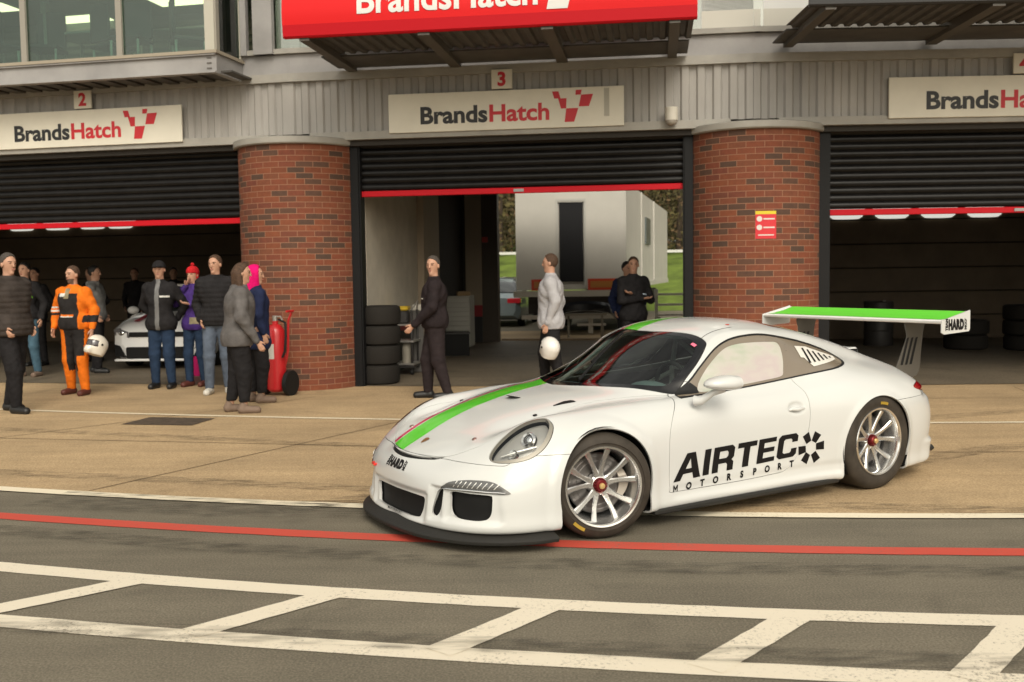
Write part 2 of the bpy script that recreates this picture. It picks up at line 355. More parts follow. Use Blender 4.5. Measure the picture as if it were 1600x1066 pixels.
# ================================================================== the white race car
class Shell:
    def __init__(s, G, side=1):
        n, m = G.shape[:2]
        du = np.zeros_like(G); dv = np.zeros_like(G)
        du[1:-1] = G[2:]-G[:-2]; du[0] = G[1]-G[0]; du[-1] = G[-1]-G[-2]
        du[0, :, 0] = 0; du[0, :, 2] = 0; du[0, :, 1] = 1; du[-1, :, 0] = 0; du[-1, :, 2] = 0; du[-1, :, 1] = -1
        dv[:, 1:-1] = G[:, 2:]-G[:, :-2]; dv[:, 0] = G[:, 1]-G[:, 0]; dv[:, -1] = G[:, -1]-G[:, -2]
        dv[1:-1, 0, 0] = 0; dv[1:-1, 0, 2] = 0
        N = -np.cross(du, dv); ln = np.linalg.norm(N, axis=2, keepdims=True); N = N/np.maximum(ln, 1e-9)
        N[0, :, 1] = 0; N[-1, :, 1] = 0; N[:, 0, 1] = 0; N = N/np.maximum(np.linalg.norm(N, axis=2, keepdims=True), 1e-9)
        if N[n//2, 2, 2] < 0: N = -N
        s.P = [tuple(p) for p in G.reshape(-1, 3).tolist()]; s.N = [tuple(p) for p in N.reshape(-1, 3).tolist()]
        s.F = [(i*m+j, i*m+j+1, (i+1)*m+j+1, (i+1)*m+j) for i in range(n-1) for j in range(m-1)]
        s.L = ['body']*len(s.F)
    def cut(s, f, labs, inside=None, outside=None, cond=None):
        A = np.array(s.P); v = f(A[:, 0], A[:, 1], A[:, 2]).astype(float); v[np.abs(v) < 2e-5] = 2e-5; v = v.tolist()
        labs = set(labs if isinstance(labs, (list, tuple)) else [labs]); cache = {}; P, N = s.P, s.N
        F2 = []; L2 = []
        cm = None
        if cond is not None: cm = cond(A[:, 0], A[:, 1], A[:, 2]).tolist()
        def piece(f, l, neg):
            if neg and inside is not None: l = inside
            if not neg and outside is not None: l = outside
            F2.append(f); L2.append(l)
        def do(f, l):
            sg = [v[k] < 0 for k in f]
            if all(sg): return piece(f, l, True)
            if not any(sg): return piece(f, l, False)
            n = len(f); cr = sum(sg[i] != sg[(i+1) % n] for i in range(n))
            if cr > 2:
                for i in range(1, n-1): do((f[0], f[i], f[i+1]), l)
                return
            neg = []; pos = []
            for i in range(n):
                a, b = f[i], f[(i+1) % n]
                (neg if sg[i] else pos).append(a)
                if sg[i] != sg[(i+1) % n]:
                    k = (a, b) if a < b else (b, a)
                    if k not in cache:
                        t = v[k[0]]/(v[k[0]]-v[k[1]]); p, q = P[k[0]], P[k[1]]; x, y = N[k[0]], N[k[1]]
                        cache[k] = len(P); P.append(tuple(p[j]+(q[j]-p[j])*t for j in range(3))); N.append(tuple(x[j]+(y[j]-x[j])*t for j in range(3)))
                        v.append(0.)
                    neg.append(cache[k]); pos.append(cache[k])
            if len(neg) > 2: piece(tuple(neg), l, True)
            if len(pos) > 2: piece(tuple(pos), l, False)
        for f_, l in zip(s.F, s.L):
            if l not in labs or (cm is not None and not all(cm[k] for k in f_)): F2.append(f_); L2.append(l)
            else: do(f_, l)
        s.F, s.L = F2, L2
    def gap(s, f, labs, inside, w=.0017, cond=None):
        """shut line: the region becomes 'inside', with a narrow open joint along its edge"""
        s.cut(lambda x, y, z: f(x, y, z)-w, labs, '_tmp', None, cond)
        s.cut(lambda x, y, z: f(x, y, z)+w, '_tmp', inside, '_gap')
def part(name, shells, labels, m, parent, flange=.012, offset=0., smooth=True, keep=None):
    """one mesh from the faces with these labels; edges get a turned-in flange"""
    labels = set(labels if isinstance(labels, (list, tuple)) else [labels])
    V = []; NN = []; F = []; key = {}; seam = set()
    for sh, sd in shells:
        mp = {}
        for f, l in zip(sh.F, sh.L):
            if l not in labels: continue
            if keep is not None and not keep(np.mean([sh.P[k] for k in f], 0)*np.array([1, sd, 1])): continue
            g = []
            for k in f:
                if k not in mp:
                    p = sh.P[k]; nn = sh.N[k]; p = (p[0], p[1]*sd, p[2]); nn = (nn[0], nn[1]*sd, nn[2])
                    kk = (round(p[0], 5), round(p[1], 5), round(p[2], 5))
                    if kk not in key: key[kk] = len(V); V.append(tuple(p[j]+nn[j]*offset for j in range(3))); NN.append(nn)
                    mp[k] = key[kk]
                    if abs(p[1]) < 1e-5: seam.add(key[kk])
                g.append(mp[k])
            gg = [g[i] for i in range(len(g)) if g[i] != g[i-1]]
            if len(set(gg)) > 2: F.append(tuple(gg if sd > 0 else gg[::-1]))
    ne = {}
    for f in F:
        for i in range(len(f)):
            a, b = f[i], f[(i+1) % len(f)]; ne.setdefault((min(a, b), max(a, b)), []).append((a, b))
    nf = len(F)
    if flange:
        top = {}; bot = {}
        for k, l in ne.items():
            if len(l) == 1:
                a, b = l[0]
                for q in (a, b):
                    if q not in top:
                        top[q] = len(V); V.append(V[q]); NN.append(NN[q])
                        bot[q] = len(V); V.append(tuple(V[q][j]-NN[q][j]*flange for j in range(3))); NN.append(NN[q])
                F.append((top[b], top[a], bot[a], bot[b]))
    me = bpy.data.meshes.new(name); me.from_pydata(V, [], F); me.materials.append(m)
    me.polygons.foreach_set('use_smooth', [i < nf for i in range(len(me.polygons))])
    if smooth:
        LN = [None]*len(me.loops)
        for p in me.polygons:
            if p.index < nf:
                for li in p.loop_indices:
                    a = NN[me.loops[li].vertex_index]; q = sqrt(a[0]**2+a[1]**2+a[2]**2) or 1; LN[li] = (a[0]/q, a[1]/q, a[2]/q)
            else:
                for li in p.loop_indices: LN[li] = tuple(p.normal)
        me.normals_split_custom_set(LN)
    o = bpy.data.objects.new(name, me); SC.collection.objects.link(o)
    if parent is not None: o.parent = parent
    return o

PAINT = mat('white_paint', (.565, .572, .56), .22, coat=.65, spec=.3)
DARKT = mat('dark_trim', (.02, .02, .021), .38)
CARBON = mat('splitter_black', (.022, .021, .019), .48, bump=(60, .15), spec=.3)
GREY_IN = mat('cabin_grey', (.09, .115, .12), .7)
CHROME = mat('lamp_chrome', (.75, .75, .74), .12, metal=1.)
LAMPGREY = mat('lamp_grey', (.30, .28, .24), .4, metal=.4)
GREEN = mat('stripe_green', (.10, .62, .03), .3, coat=1.)
REDS = mat('stripe_red', (.55, .02, .09), .3, coat=1.)
DECALB = mat('decal_black', (.010, .009, .009), .5, spec=.15)
SCREEN = glass('windscreen_glass', (.82, .94, .88), .07)
LENS = glass('lamp_lens', (.93, .94, .93), .06)
MESHG = mat('intake_mesh', (.010, .010, .010), .6, spec=.2)

car = thing('race_car', 'low white race car with green bonnet stripe, door lettering and tall green-topped rear wing', 'race car', (.0595, 6.676, 0), radians(212.22))

G0, _tu, _tv = body_surface(13, 10); G0 = flare(G0)
# sculpted details on the dense surface
def _ss(a, b, t): q = np.clip((t-a)/(b-a), 0, 1); return q*q*(3-2*q)
def sculpt(G):
    G = G.copy(); x, y, z = G[..., 0], G[..., 1], G[..., 2]
    # hollow round the side intakes and the side slot
    d = sdpoly(y, z, [(.50, .35), (.78, .35), (.79, .19), (.52, .19)]); b = (1-_ss(-.005, .04, d))*(x > .4)
    G[..., 0] -= .022*b
    d = sdpoly(y, z, [(0, .29), (.34, .29), (.33, .15), (0, .12)]); b = (1-_ss(-.005, .035, d))*(x > .4)
    G[..., 0] -= .018*b
    d = sdpoly(y, z, [(.40, .35), (.48, .35), (.475, .18), (.40, .17)]); b = (1-_ss(-.01, .02, d))*(x > .4)
    G[..., 0] -= .02*b
    # bonnet crown edge (raised panel) and bumper ledge in front of it
    # hand recess behind the door handle
    d = np.hypot((x+1.668)/.088, (z-.652)/.044); G[..., 1] -= .013*(1-_ss(.55, 1.0, d))*(y > .6)
    # rear bumper ledge
    b = _ss(-3.0, -3.12, x)*_ss(.60, .645, z)*(1-_ss(.665, .69, z)); G[..., 1] -= .012*b*(y > .3); G[..., 0] += .012*b
    b = _ss(-3.0, -3.15, x)*(1-_ss(.27, .31, z)); G[..., 0] -= .03*b; G[..., 1] += .012*b*(y > .3)
    # scalloped sill under the doors
    b = _ss(-.50, -.62, x)*(1-_ss(-1.9, -1.75, -x*-1) if False else 1)*(1-_ss(.22, .27, z))*_ss(.15, .19, z)*(x > -2.08)
    G[..., 1] -= .008*b*(y > .5)
    return G
G0 = sculpt(G0)
HL = smooth_poly([(.650, .731), (.708, .722), (.757, .688), (.801, .641), (.828, .586), (.829, .545), (.807, .519), (.758, .507), (.693, .515), (.652, .541), (.630, .582), (.622, .630), (.620, .680), (.630, .715)])
DLO = smooth_poly([(-.735, .789), (-.858, .868), (-.994, .967), (-1.149, 1.062), (-1.304, 1.118), (-1.473, 1.142), (-1.669, 1.143), (-1.883, 1.112), (-2.121, 1.063), (-2.32, 1.0), (-2.405, .945), (-2.38, .912), (-2.236, .886), (-2.032, .868), (-1.725, .841), (-1.395, .817), (-1.1, .799), (-.90, .790), (-.76, .783)])
PANE = smooth_poly([(-.905, .822), (-.957, .886), (-1.077, .977), (-1.237, 1.060), (-1.376, 1.090), (-1.55, 1.096), (-1.70, 1.092), (-1.795, 1.078), (-1.78, 1.0), (-1.72, .90), (-1.675, .862), (-1.50, .845), (-1.283, .829), (-1.05, .812), (-.94, .808)])
WS = smooth_poly([(-.25, 0), (-.27, .10), (-.315, .22), (-.42, .40), (-.57, .56), (-.72, .668), (-.785, .668), (-.956, .640), (-1.084, .592), (-1.135, .545), (-1.140, .44), (-1.095, .265), (-1.06, .10)]
                 + [(-1.055, 0), (-1.06, -.10), (-1.095, -.265), (-1.14, -.44), (-1.135, -.545), (-1.084, -.592), (-.956, -.64), (-.785, -.668), (-.72, -.668), (-.57, -.56), (-.42, -.40), (-.315, -.22), (-.27, -.10)])
WSC = smooth_poly([(-.315, 0), (-.33, .10), (-.37, .22), (-.465, .39), (-.60, .535), (-.72, .615), (-.80, .610), (-.95, .580), (-1.05, .535), (-1.09, .475), (-1.088, .40), (-1.055, .25), (-1.03, .10)]
                  + [(-1.025, 0), (-1.03, -.10), (-1.055, -.25), (-1.088, -.40), (-1.09, -.475), (-1.05, -.535), (-.95, -.58), (-.80, -.61), (-.72, -.615), (-.60, -.535), (-.465, -.39), (-.37, -.22), (-.33, -.10)])
RW = smooth_poly([(-1.82, 0), (-1.83, .25), (-1.88, .38), (-2.0, .405), (-2.3, .37), (-2.5, .33), (-2.56, .24), (-2.58, 0), (-2.56, -.24), (-2.5, -.33), (-2.3, -.37), (-2.0, -.405), (-1.88, -.38), (-1.83, -.25)])
DOOR = smooth_poly([(-.70, .80), (-.655, .765), (-.575, .69), (-.53, .60), (-.517, .5), (-.52, .35), (-.530, .235), (-.56, .214), (-1.1, .211), (-1.50, .222), (-1.57, .235), (-1.645, .285), (-1.747, .413), (-1.783, .544), (-1.792, .675), (-1.785, .76), (-1.75, .818), (-1.72, .87), (-1.4, .87), (-.80, .87)], True, 5)
BON = [(.845, 0), (.838, .10), (.815, .22), (.783, .32), (.734, .41), (.68, .475), (.61, .53), (.50, .558), (.35, .552), (.15, .53), (0, .522), (-.20, .535), (-.34, .562), (-.45, .588), (-.60, .635), (-.74, .69)]
BON = smooth_poly(BON, False, 5); BON = np.concatenate([BON, [(-.80, .70), (-.80, -.70)], (BON*[1, -1])[::-1]])
GRI = smooth_poly([(0, .278), (.15, .279), (.29, .276), (.322, .268), (.318, .22), (.300, .172), (.275, .150), (.15, .142), (0, .138), (-.15, .142), (-.275, .150), (-.30, .172), (-.318, .22), (-.322, .268), (-.29, .276), (-.15, .279)])
SLOT = smooth_poly([(.440, .335), (.476, .340), (.474, .25), (.446, .192), (.412, .180), (.400, .20), (.405, .24), (.422, .30)])
INT = smooth_poly([(.535, .338), (.65, .338), (.745, .336), (.766, .322), (.765, .247), (.750, .203), (.725, .190), (.682, .186), (.60, .190), (.550, .203), (.533, .24), (.530, .30)])
DRL = smooth_poly([(.462, .352), (.49, .373), (.53, .393), (.60, .408), (.66, .414), (.74, .413), (.79, .394), (.832, .356), (.826, .344), (.757, .344), (.614, .345), (.50, .348)])
SLIT = smooth_poly([(0, .489), (.12, .489), (.24, .494), (.31, .501), (.365, .512), (.31, .489), (.25, .481), (.12, .473), (0, .470), (-.12, .473), (-.25, .481), (-.31, .489), (-.365, .512), (-.31, .501), (-.24, .494), (-.12, .489)])
VENT = [(.09, .428), (-.045, .418), (-.10, .438), (-.10, .482)]
TAIL = smooth_poly([(-2.93, .704), (-3.04, .728), (-3.24, .740), (-3.6, .725), (-3.6, .645), (-3.3, .650), (-3.08, .665)])
ARCH = [(-.018, .315, .352), (-2.44, .335, .352)]
_HD = np.array([.74, .30, .60]); _HD /= np.linalg.norm(_HD); _HE = np.cross([0, 0, 1.], _HD); _HE /= np.linalg.norm(_HE); _HF = np.cross(_HD, _HE)
HLP = np.array([(.274, .662, .733), (.262, .708, .721), (.268, .757, .692), (.310, .801, .645), (.368, .825, .590), (.440, .828, .547), (.515, .810, .520), (.600, .760, .508), (.652, .696, .515), (.648, .652, .540), (.605, .628, .582), (.541, .618, .630), (.452, .615, .682), (.350, .625, .722)])
HL2 = smooth_poly(np.stack([HLP@_HE, HLP@_HF], 1))
def hld(x, y, z): return sdpoly(x*_HE[0]+y*_HE[1]+z*_HE[2], x*_HF[0]+y*_HF[1]+z*_HF[2], HL2)
def make_shell(side):
    s = Shell(G0)
    for cx, cz, r in ARCH:
        s.cut(lambda x, y, z: np.maximum(np.hypot(x-cx, z-cz)-r, .45-y), 'body', '_hole')
        # the arch is open to the ground
        s.cut(lambda x, y, z: np.maximum(np.maximum(np.abs(x-cx)-r*.97, z-cz), .45-y), 'body', '_hole')
    s.cut(lambda x, y, z: sdpoly(x, z, DLO)-.004, 'body', 'seal', cond=lambda x, y, z: (y > .35) & (z > .7))
    s.cut(lambda x, y, z: sdpoly(x, z, DLO)+.006, 'seal', 'sideglass')
    s.cut(lambda x, y, z: np.abs((x+1.893)-(1.105-z)*.663)-.003, 'sideglass', 'pillargap')
    s.cut(lambda x, y, z: (x+1.893)-(1.105-z)*.663, 'sideglass', 'quarter', 'doorglass')
    s.cut(lambda x, y, z: sdpoly(x, z, PANE), 'doorglass', 'pane')
    s.cut(lambda x, y, z: sdpoly(x, y, WS)-.003, 'body', 'wseal', cond=lambda x, y, z: (z > .72) & (x < 0))
    s.cut(lambda x, y, z: sdpoly(x, y, WS)+.002, 'wseal', 'frit')
    s.cut(lambda x, y, z: sdpoly(x, y, WSC), 'frit', 'screen')
    s.cut(lambda x, y, z: sdpoly(x, y, RW), 'body', 'rearglass', cond=lambda x, y, z: (z > .9) & (x < -1.6))
    s.gap(lambda x, y, z: sdpoly(x, z, DOOR), 'body', 'door', cond=lambda x, y, z: (y > .6) & (x < -.4) & (x > -2))
    s.gap(hld, 'body', 'lampring', .0018, cond=lambda x, y, z: (x > .1) & (z > .45) & (y > .5))
    s.cut(lambda x, y, z: hld(x, y, z)+.006+.017*_ss(.68, .78, y), 'lampring', 'lens')
    s.cut(lambda x, y, z: sdpoly(y, z, SLIT), 'body', 'slit', cond=lambda x, y, z: x > .6)
    s.gap(lambda x, y, z: sdpoly(x, y, BON), 'body', 'bonnet', .0014, cond=lambda x, y, z: (z > .4) & (x > -.8))
    s.gap(lambda x, y, z: np.maximum(z-.546+.05*_ss(.52, .62, x), .22-x), 'body', 'bumper', .0014, cond=lambda x, y, z: x > .1)
    s.cut(lambda x, y, z: sdpoly(y, z, GRI), 'bumper', 'grille', cond=lambda x, y, z: x > .5)
    s.cut(lambda x, y, z: sdpoly(y, z, SLOT), 'bumper', 'slot', cond=lambda x, y, z: x > .5)
    s.cut(lambda x, y, z: sdpoly(y, z, INT), 'bumper', 'intake', cond=lambda x, y, z: x > .5)
    s.cut(lambda x, y, z: sdpoly(y, z, DRL), 'bumper', 'drl', cond=lambda x, y, z: x > .5)
    s.cut(lambda x, y, z: sdpoly(x, y, VENT), 'bonnet', 'bvent')
    s.gap(lambda x, y, z: sdpoly(x, z, TAIL), 'body', 'tail', .0015, cond=lambda x, y, z: (x < -2.8) & (z > .6))
    s.gap(lambda x, y, z: np.maximum(z-.640, x+2.60), 'body', 'rbumper', .0014, cond=lambda x, y, z: x < -2.5)
    # handle cut-out in the door
    s.cut(lambda x, y, z: np.abs(np.hypot((x+1.668)/.088, (z-.652)/.044)-1)-.016, 'door', '_gap')
    if side < 0:   # the stripe lies on the far half only (y here is mirrored)
        for lab in ('bonnet', 'body'):
            cd = (lambda x, y, z: z > .45) if lab == 'bonnet' else (lambda x, y, z: (z > 1.0) & (y < .45) & (x > -1.8))
            s.cut(lambda x, y, z: np.abs(y-.195)-.107, lab, 'green_'+lab, cond=cd)
            s.cut(lambda x, y, z: np.abs(y-.334)-.021, lab, 'red_'+lab, cond=cd)
    return s
SL, SR = make_shell(1), make_shell(-1)
SH = [(SL, 1), (SR, -1)]
body = part('body', SH, ['body'], PAINT, car)
bon = part('bonnet', SH, ['bonnet'], PAINT, car)
part('green_stripe', SH, ['green_bonnet'], GREEN, bon, .004); part('red_stripe', SH, ['red_bonnet'], REDS, bon, .004)
part('green_stripe', SH, ['green_body'], GREEN, body, 0); part('red_stripe', SH, ['red_body'], REDS, body, 0)
for one in SH: part('bonnet_vent', [one], ['bvent'], MATTE, bon, 0, offset=-.001)
bump = part('front_bumper', SH, ['bumper'], PAINT, car, .02)
part('front_grille', SH, ['grille'], MESHG, bump, 0, offset=-.03, keep=None)
part('nose_slot', SH, ['slit'], MATTE, bump, 0, offset=-.012)
part('windscreen', SH, ['screen'], SCREEN, car, 0, offset=-.002)
part('windscreen_border', SH, ['frit'], mat('glass_border', (.006, .006, .007), .08, coat=.5), car, 0, offset=-.002)
part('windscreen_seal', SH, ['wseal'], BLACK, car, 0, offset=-.004)
part('rear_window', SH, ['rearglass'], mat('dark_glass', (.01, .011, .012), .05, coat=1.), car, 0, offset=-.003)
part('rear_bumper', SH, ['rbumper'], PAINT, car)
# polycarbonate film with stress colours
FILM = glass('side_pane_film', (.80, .76, .70), .30, rough=.03, opac=.72, ocol=(.8, .7, .66))
_t = FILM.node_tree; _d = [n for n in _t.nodes if n.type == 'BSDF_DIFFUSE'][0]; _c = _t.nodes.new('ShaderNodeTexCoord'); _m = _t.nodes.new('ShaderNodeMapping'); _m.inputs['Scale'].default_value = (1.1, 1, 2.6)
_n = _t.nodes.new('ShaderNodeTexNoise'); _n.inputs['Scale'].default_value = 2.4; _n.inputs['Detail'].default_value = 3; _r = _t.nodes.new('ShaderNodeValToRGB'); _e = _r.color_ramp.elements
_e[0].position = .30; _e[0].color = (.62, .70, .52, 1); _e[1].position = .72; _e[1].color = (.86, .80, .69, 1)
for _p, _q in ((.42, (.80, .76, .66, 1)), (.55, (.80, .68, .65, 1))): _a = _e.new(_p); _a.color = _q
_t.links.new(_c.outputs['Object'], _m.inputs[0]); _t.links.new(_m.outputs[0], _n.inputs['Vector']); _t.links.new(_n.outputs[0], _r.inputs[0]); _t.links.new(_r.outputs[0], _d.inputs[0])
FILMB = mat('smoked_border', (.20, .165, .125), .10, coat=1.)
for sh, sd in SH:
    one = [(sh, sd)]
    door = part('door', one, ['door'], PAINT, car)
    part('window_seal', one, ['seal', 'pillargap'], BLACK, car, 0, offset=-.002)
    wf = part('side_window_border', one, ['doorglass'], FILMB, door, .004, offset=-.006)
    part('side_window_pane', one, ['pane'], FILM, door, .003, offset=-.008)
    part('quarter_window', one, ['quarter'], FILMB, car, .004, offset=-.006)
    part('lamp_ring', one, ['lampring'], LAMPGREY, car, .02, offset=-.001)
    hl = part('headlight', one, ['lens'], LENS, car, 0)
    hb = part('lamp_bowl', one, ['lens'], mat('lamp_bowl_silver', (.44, .43, .41), .38, metal=.5), hl, 0, offset=-.045)
    
    part('intake_mesh', one, ['intake'], MESHG, bump, 0, offset=-.035)
    part('slot_mesh', one, ['slot'], MESHG, bump, 0, offset=-.03)
    dr = part('daytime_lamp', one, ['drl'], mat('drl_glass', (.10, .10, .10), .12, coat=1.), bump, .012, offset=.006)
    part('tail_light', one, ['tail'], mat('tail_red', (.32, .008, .012), .12, coat=1.), car, .01)
# inner skin so that joints and openings look onto something dark
Gc = G0[::4, ::3]; mb = MB(); n_, m_ = Gc.shape[:2]
sc_ = Shell(Gc); Pn = np.array(sc_.P); Nn = np.array(sc_.N); inner = Pn-Nn*.016
bad = np.zeros(len(Pn), bool)
bad |= (sdpoly(Pn[:, 0], Pn[:, 2], DLO) < .03) & (Pn[:, 1] > .35)
bad |= (sdpoly(Pn[:, 0], Pn[:, 1], WS) < .03) & (Pn[:, 2] > .7)
bad |= (sdpoly(Pn[:, 0], Pn[:, 1], RW) < .03) & (Pn[:, 2] > .9)
for poly in (GRI, INT, SLOT, HL): bad |= (sdpoly(Pn[:, 1], Pn[:, 2], poly) < .02) & (Pn[:, 0] > 0)
for cx, cz, r in ARCH: bad |= (np.hypot(Pn[:, 0]-cx, Pn[:, 2]-cz) < r+.06) & (Pn[:, 1] > .4)
fk = [f for f in sc_.F if not any(bad[k] for k in f)]
for sd in (1, -1): mb.add([(p[0], p[1]*sd, p[2]) for p in inner], fk, True)
o = mb.build('inner_skin', mat('inner_dark', (.03, .03, .03), .9), car)
# surface lookup for decals
_bv = [[(p[0], p[1]*sd, p[2]) for p in sh.P] for sh, sd in SH]
BVT = BVHTree.FromPolygons(_bv[0]+_bv[1], [f for f, l in zip(SL.F, SL.L) if l != '_hole'] + [tuple(k+len(_bv[0]) for k in f) for f, l in zip(SR.F, SR.L) if l != '_hole'])
def on_side(x, z, d=.002):
    h = BVT.ray_cast(Vector((x, 2, z)), Vector((0, -1, 0)))
    return (h[0] + h[1]*(d if h[1].y > 0 else -d)) if h[0] else Vector((x, .9, z))
def on_top(x, y, d=.002):
    h = BVT.ray_cast(Vector((x, y, 3)), Vector((0, 0, -1)))
    return (h[0] + h[1]*(d if h[1].z > 0 else -d)) if h[0] else Vector((x, y, .8))
def on_nose(y, z, d=.002):
    h = BVT.ray_cast(Vector((2, y, z)), Vector((-1, 0, 0)))
    return (h[0] + h[1]*(d if h[1].x > 0 else -d)) if h[0] else Vector((.9, y, z))
def fine(VT, step):
    """subdivide flat triangles along a grid so that they can follow a curved panel"""
    s = Shell.__new__(Shell); s.P = [(p[0], p[1], 0.) for p in VT[0]]; s.N = [(0, 0, 1.)]*len(s.P); s.F = [tuple(t) for t in VT[1]]; s.L = ['a']*len(s.F)
    A = np.array(s.P)
    for ax in (0, 1):
        for q in np.arange(math.floor(A[:, ax].min()/step)*step+step*.37, A[:, ax].max(), step):
            s.cut(lambda x, y, z: (x, y)[ax]-q, 'a')
    return [(p[0], p[1]) for p in s.P], s.F

# ---- door lettering, drawn as outlines (x to the right as read, y up), letter height 1
def rect(x0, y0, x1, y1): return [(x0, y0), (x1, y0), (x1, y1), (x0, y1)]
LET = {'A': ([[(0, 0), (.43, 1), (.78, 1), (1.08, 0), (.80, 0), (.735, .23), (.37, .23), (.27, 0)], [(.45, .41), (.685, .41), (.60, .78)]], 1.17),
       'I': ([rect(0, 0, .255, 1)], .375),
       'R': ([[(0, 0), (0, 1), (.74, 1), (.86, .88), (.86, .52), (.77, .42), (.86, .33), (.86, 0), (.61, 0), (.61, .25), (.55, .32), (.25, .32), (.25, 0)], [(.25, .52), (.54, .52), (.61, .59), (.61, .72), (.55, .80), (.25, .80)]], .98),
       'T': ([[(.27, 0), (.27, .79), (0, .79), (0, 1), (.80, 1), (.80, .79), (.53, .79), (.53, 0)]], .88),
       'E': ([[(0, 0), (0, 1), (.76, 1), (.76, .81), (.25, .81), (.25, .605), (.71, .605), (.71, .415), (.25, .415), (.25, .19), (.76, .19), (.76, 0)]], .86),
       'C': ([[(.12, 0), (0, .12), (0, .88), (.12, 1), (.74, 1), (.86, .88), (.86, .64), (.61, .64), (.61, .74), (.55, .80), (.31, .80), (.25, .74), (.25, .26), (.31, .20), (.55, .20), (.61, .26), (.61, .37), (.86, .37), (.86, .12), (.74, 0)]], .9)}
x = 0; VT = []
for ch in 'AIRTEC':
    loops, wd = LET[ch]
    VT.append(([(p[0]+x+p[1]*.10, p[1]) for p in poly_tris(loops)[0]], poly_tris(loops)[1])); x += wd
word = merge(*VT); WW = max(p[0] for p in word[0])
def door_xf(a, b):     # a 0..1 along the word, b 0..1 up: fitted quadrilateral on the door
    xl, zl, xr, zr = -.555, .275, -1.680, .322
    X = xl+(xr-xl)*a; Z = zl+(zr-zl)*a + b*(.170-.010*a)
    return on_side(X, Z)
decal('door_lettering', fine(([(p[0]/WW, p[1]) for p in word[0]], word[1]), .035), door_xf, DECALB, car)['label'] = 'black AIRTEC lettering'
V_, T_ = text_tris('MOTORSPORT', 1, bold=.012, space=2.1); mn = min(p[0] for p in V_); mxx = max(p[0] for p in V_)
MGLYPH = lambda s_: (lambda q: ([((p[0]-.3)*s_, p[1]*s_) for p in q[0]], q[1]))(poly_tris([[(0, 0), (0, .7), (.13, .7), (.3, .36), (.47, .7), (.6, .7), (.6, 0), (.48, 0), (.48, .44), (.34, .15), (.26, .15), (.12, .44), (.12, 0)]]))
smalls = bpy.data.objects.new('small_lettering', None); SC.collection.objects.link(smalls); smalls.parent = car; smalls['label'] = 'small black MOTORSPORT lettering'
for i_, ch in enumerate('MOTORSPORT'):
    v_, t_ = text_tris(ch, .064, bold=.0030, sx=.90) if ch != 'M' else MGLYPH(.066); a0 = .008+.1055*i_
    decal('letter', fine((v_, t_), .03), lambda a, b: on_side(-.566-1.105*a0-a, .213+.040*(a0+a/1.1)+b*.95, .003), DECALB, smalls)
st = []
for k, a in enumerate((118, 61, 5, -58, -121, -174)):
    a = radians(a); w0, w1 = .023, .031; r0, r1 = .045, .113
    e, n = Vector((cos(a), sin(a))), Vector((-sin(a), cos(a)))
    P4 = [e*r0-n*w0, e*r1-n*w1, e*r1+n*w1, e*r0+n*w0]; st.append(poly_tris([[(p.x, p.y) for p in P4]]))
decal('star_emblem', fine(merge(*st), .03), lambda a, b: on_side(-1.803-a*1.03, .365+b*1.0), DECALB, car)
# nose lettering
def hard(scale):
    A = text_tris('HARD', 1, bold=.085, sx=.62, space=1.12); B = text_tris('TEAM', .36, bold=.025, sx=1); C = text_tris('.COM', .34, bold=.025)
    hw = max(p[0] for p in A[0])
    B = ([(-hw-.06-p[1], p[0]+.36) for p in B[0]], B[1]); C = ([(hw+.09+p[1]*1., .34-p[0]) for p in C[0]], C[1])
    M = merge(A, B, C); return [(p[0]*scale, p[1]*scale) for p in M[0]], M[1]
HT = hard(.105)
decal('nose_lettering', fine(HT, .02), lambda a, b: on_nose(-.035+a, .385+b*.62+.02), DECALB, bump)
decal('chin_lettering', fine(text_tris('MOTORSPORT', .03, bold=.0005), .02), lambda a, b: on_nose(-.02+a, .131+b*.7, .003), DECALB, bump)
# crest on the bonnet, pins, cap
q = smooth_poly([(-.020, .024), (.020, .024), (.022, 0), (0, -.028), (-.022, 0)])
decal('bonnet_badge', poly_tris([q]), lambda a, b: on_top(.728-b, a, .003), mat('badge_gold', (.35, .17, .06), .35, metal=.6), bon)
mb = MB(); c = on_top(.083, .045, .001); mb.lathe([(0, .004), (.052, .004), (.058, .0)], 28, 'z', (0, 0, 0))
o = mb.build('filler_cap', MATTE, bon); o.location = c; o.rotation_euler = (0, radians(-11), 0)
for px, py in ((.63, -.38), (.60, .40), (.20, .46), (.20, -.46)):
    mb = MB(); mb.lathe([(0, .006), (.013, .006), (.015, 0)], 16, 'z')
    o = mb.build('bonnet_pin', mat('pin_metal', (.35, .22, .20), .35, metal=.8) if px > .5 else MATTE, bon); o.location = on_top(px, py, .0); o.rotation_euler = (0, radians(22 if px > .5 else 12), 0)
decal('scrutineer_sticker', fine(poly_tris([rect(0, 0, .075, .05)]), .02), lambda a, b: on_top(-1.055-b*.45, .485+a*.55, .002), mat('sticker_pink', (.75, .16, .25), .5), car)
mb = MB(); mb.lathe([(0, .004), (.014, .004), (.014, 0)], 14, 'z'); o = mb.build('roof_beacon', mat('beacon_red', (.6, .05, .03), .4), car); o.location = on_top(-1.47, .41, .0)
# tow strap
mb = MB(); h = on_nose(-.36, .365); mb.tube([h+Vector((-.03, 0, 0)), h+Vector((.012, 0, .002)), h+Vector((-.005, -.06, .002)), h+Vector((-.05, -.075, 0))], .009, 8)
mb.build('tow_hook', mat('tow_red', (.6, .03, .02), .5), bump)
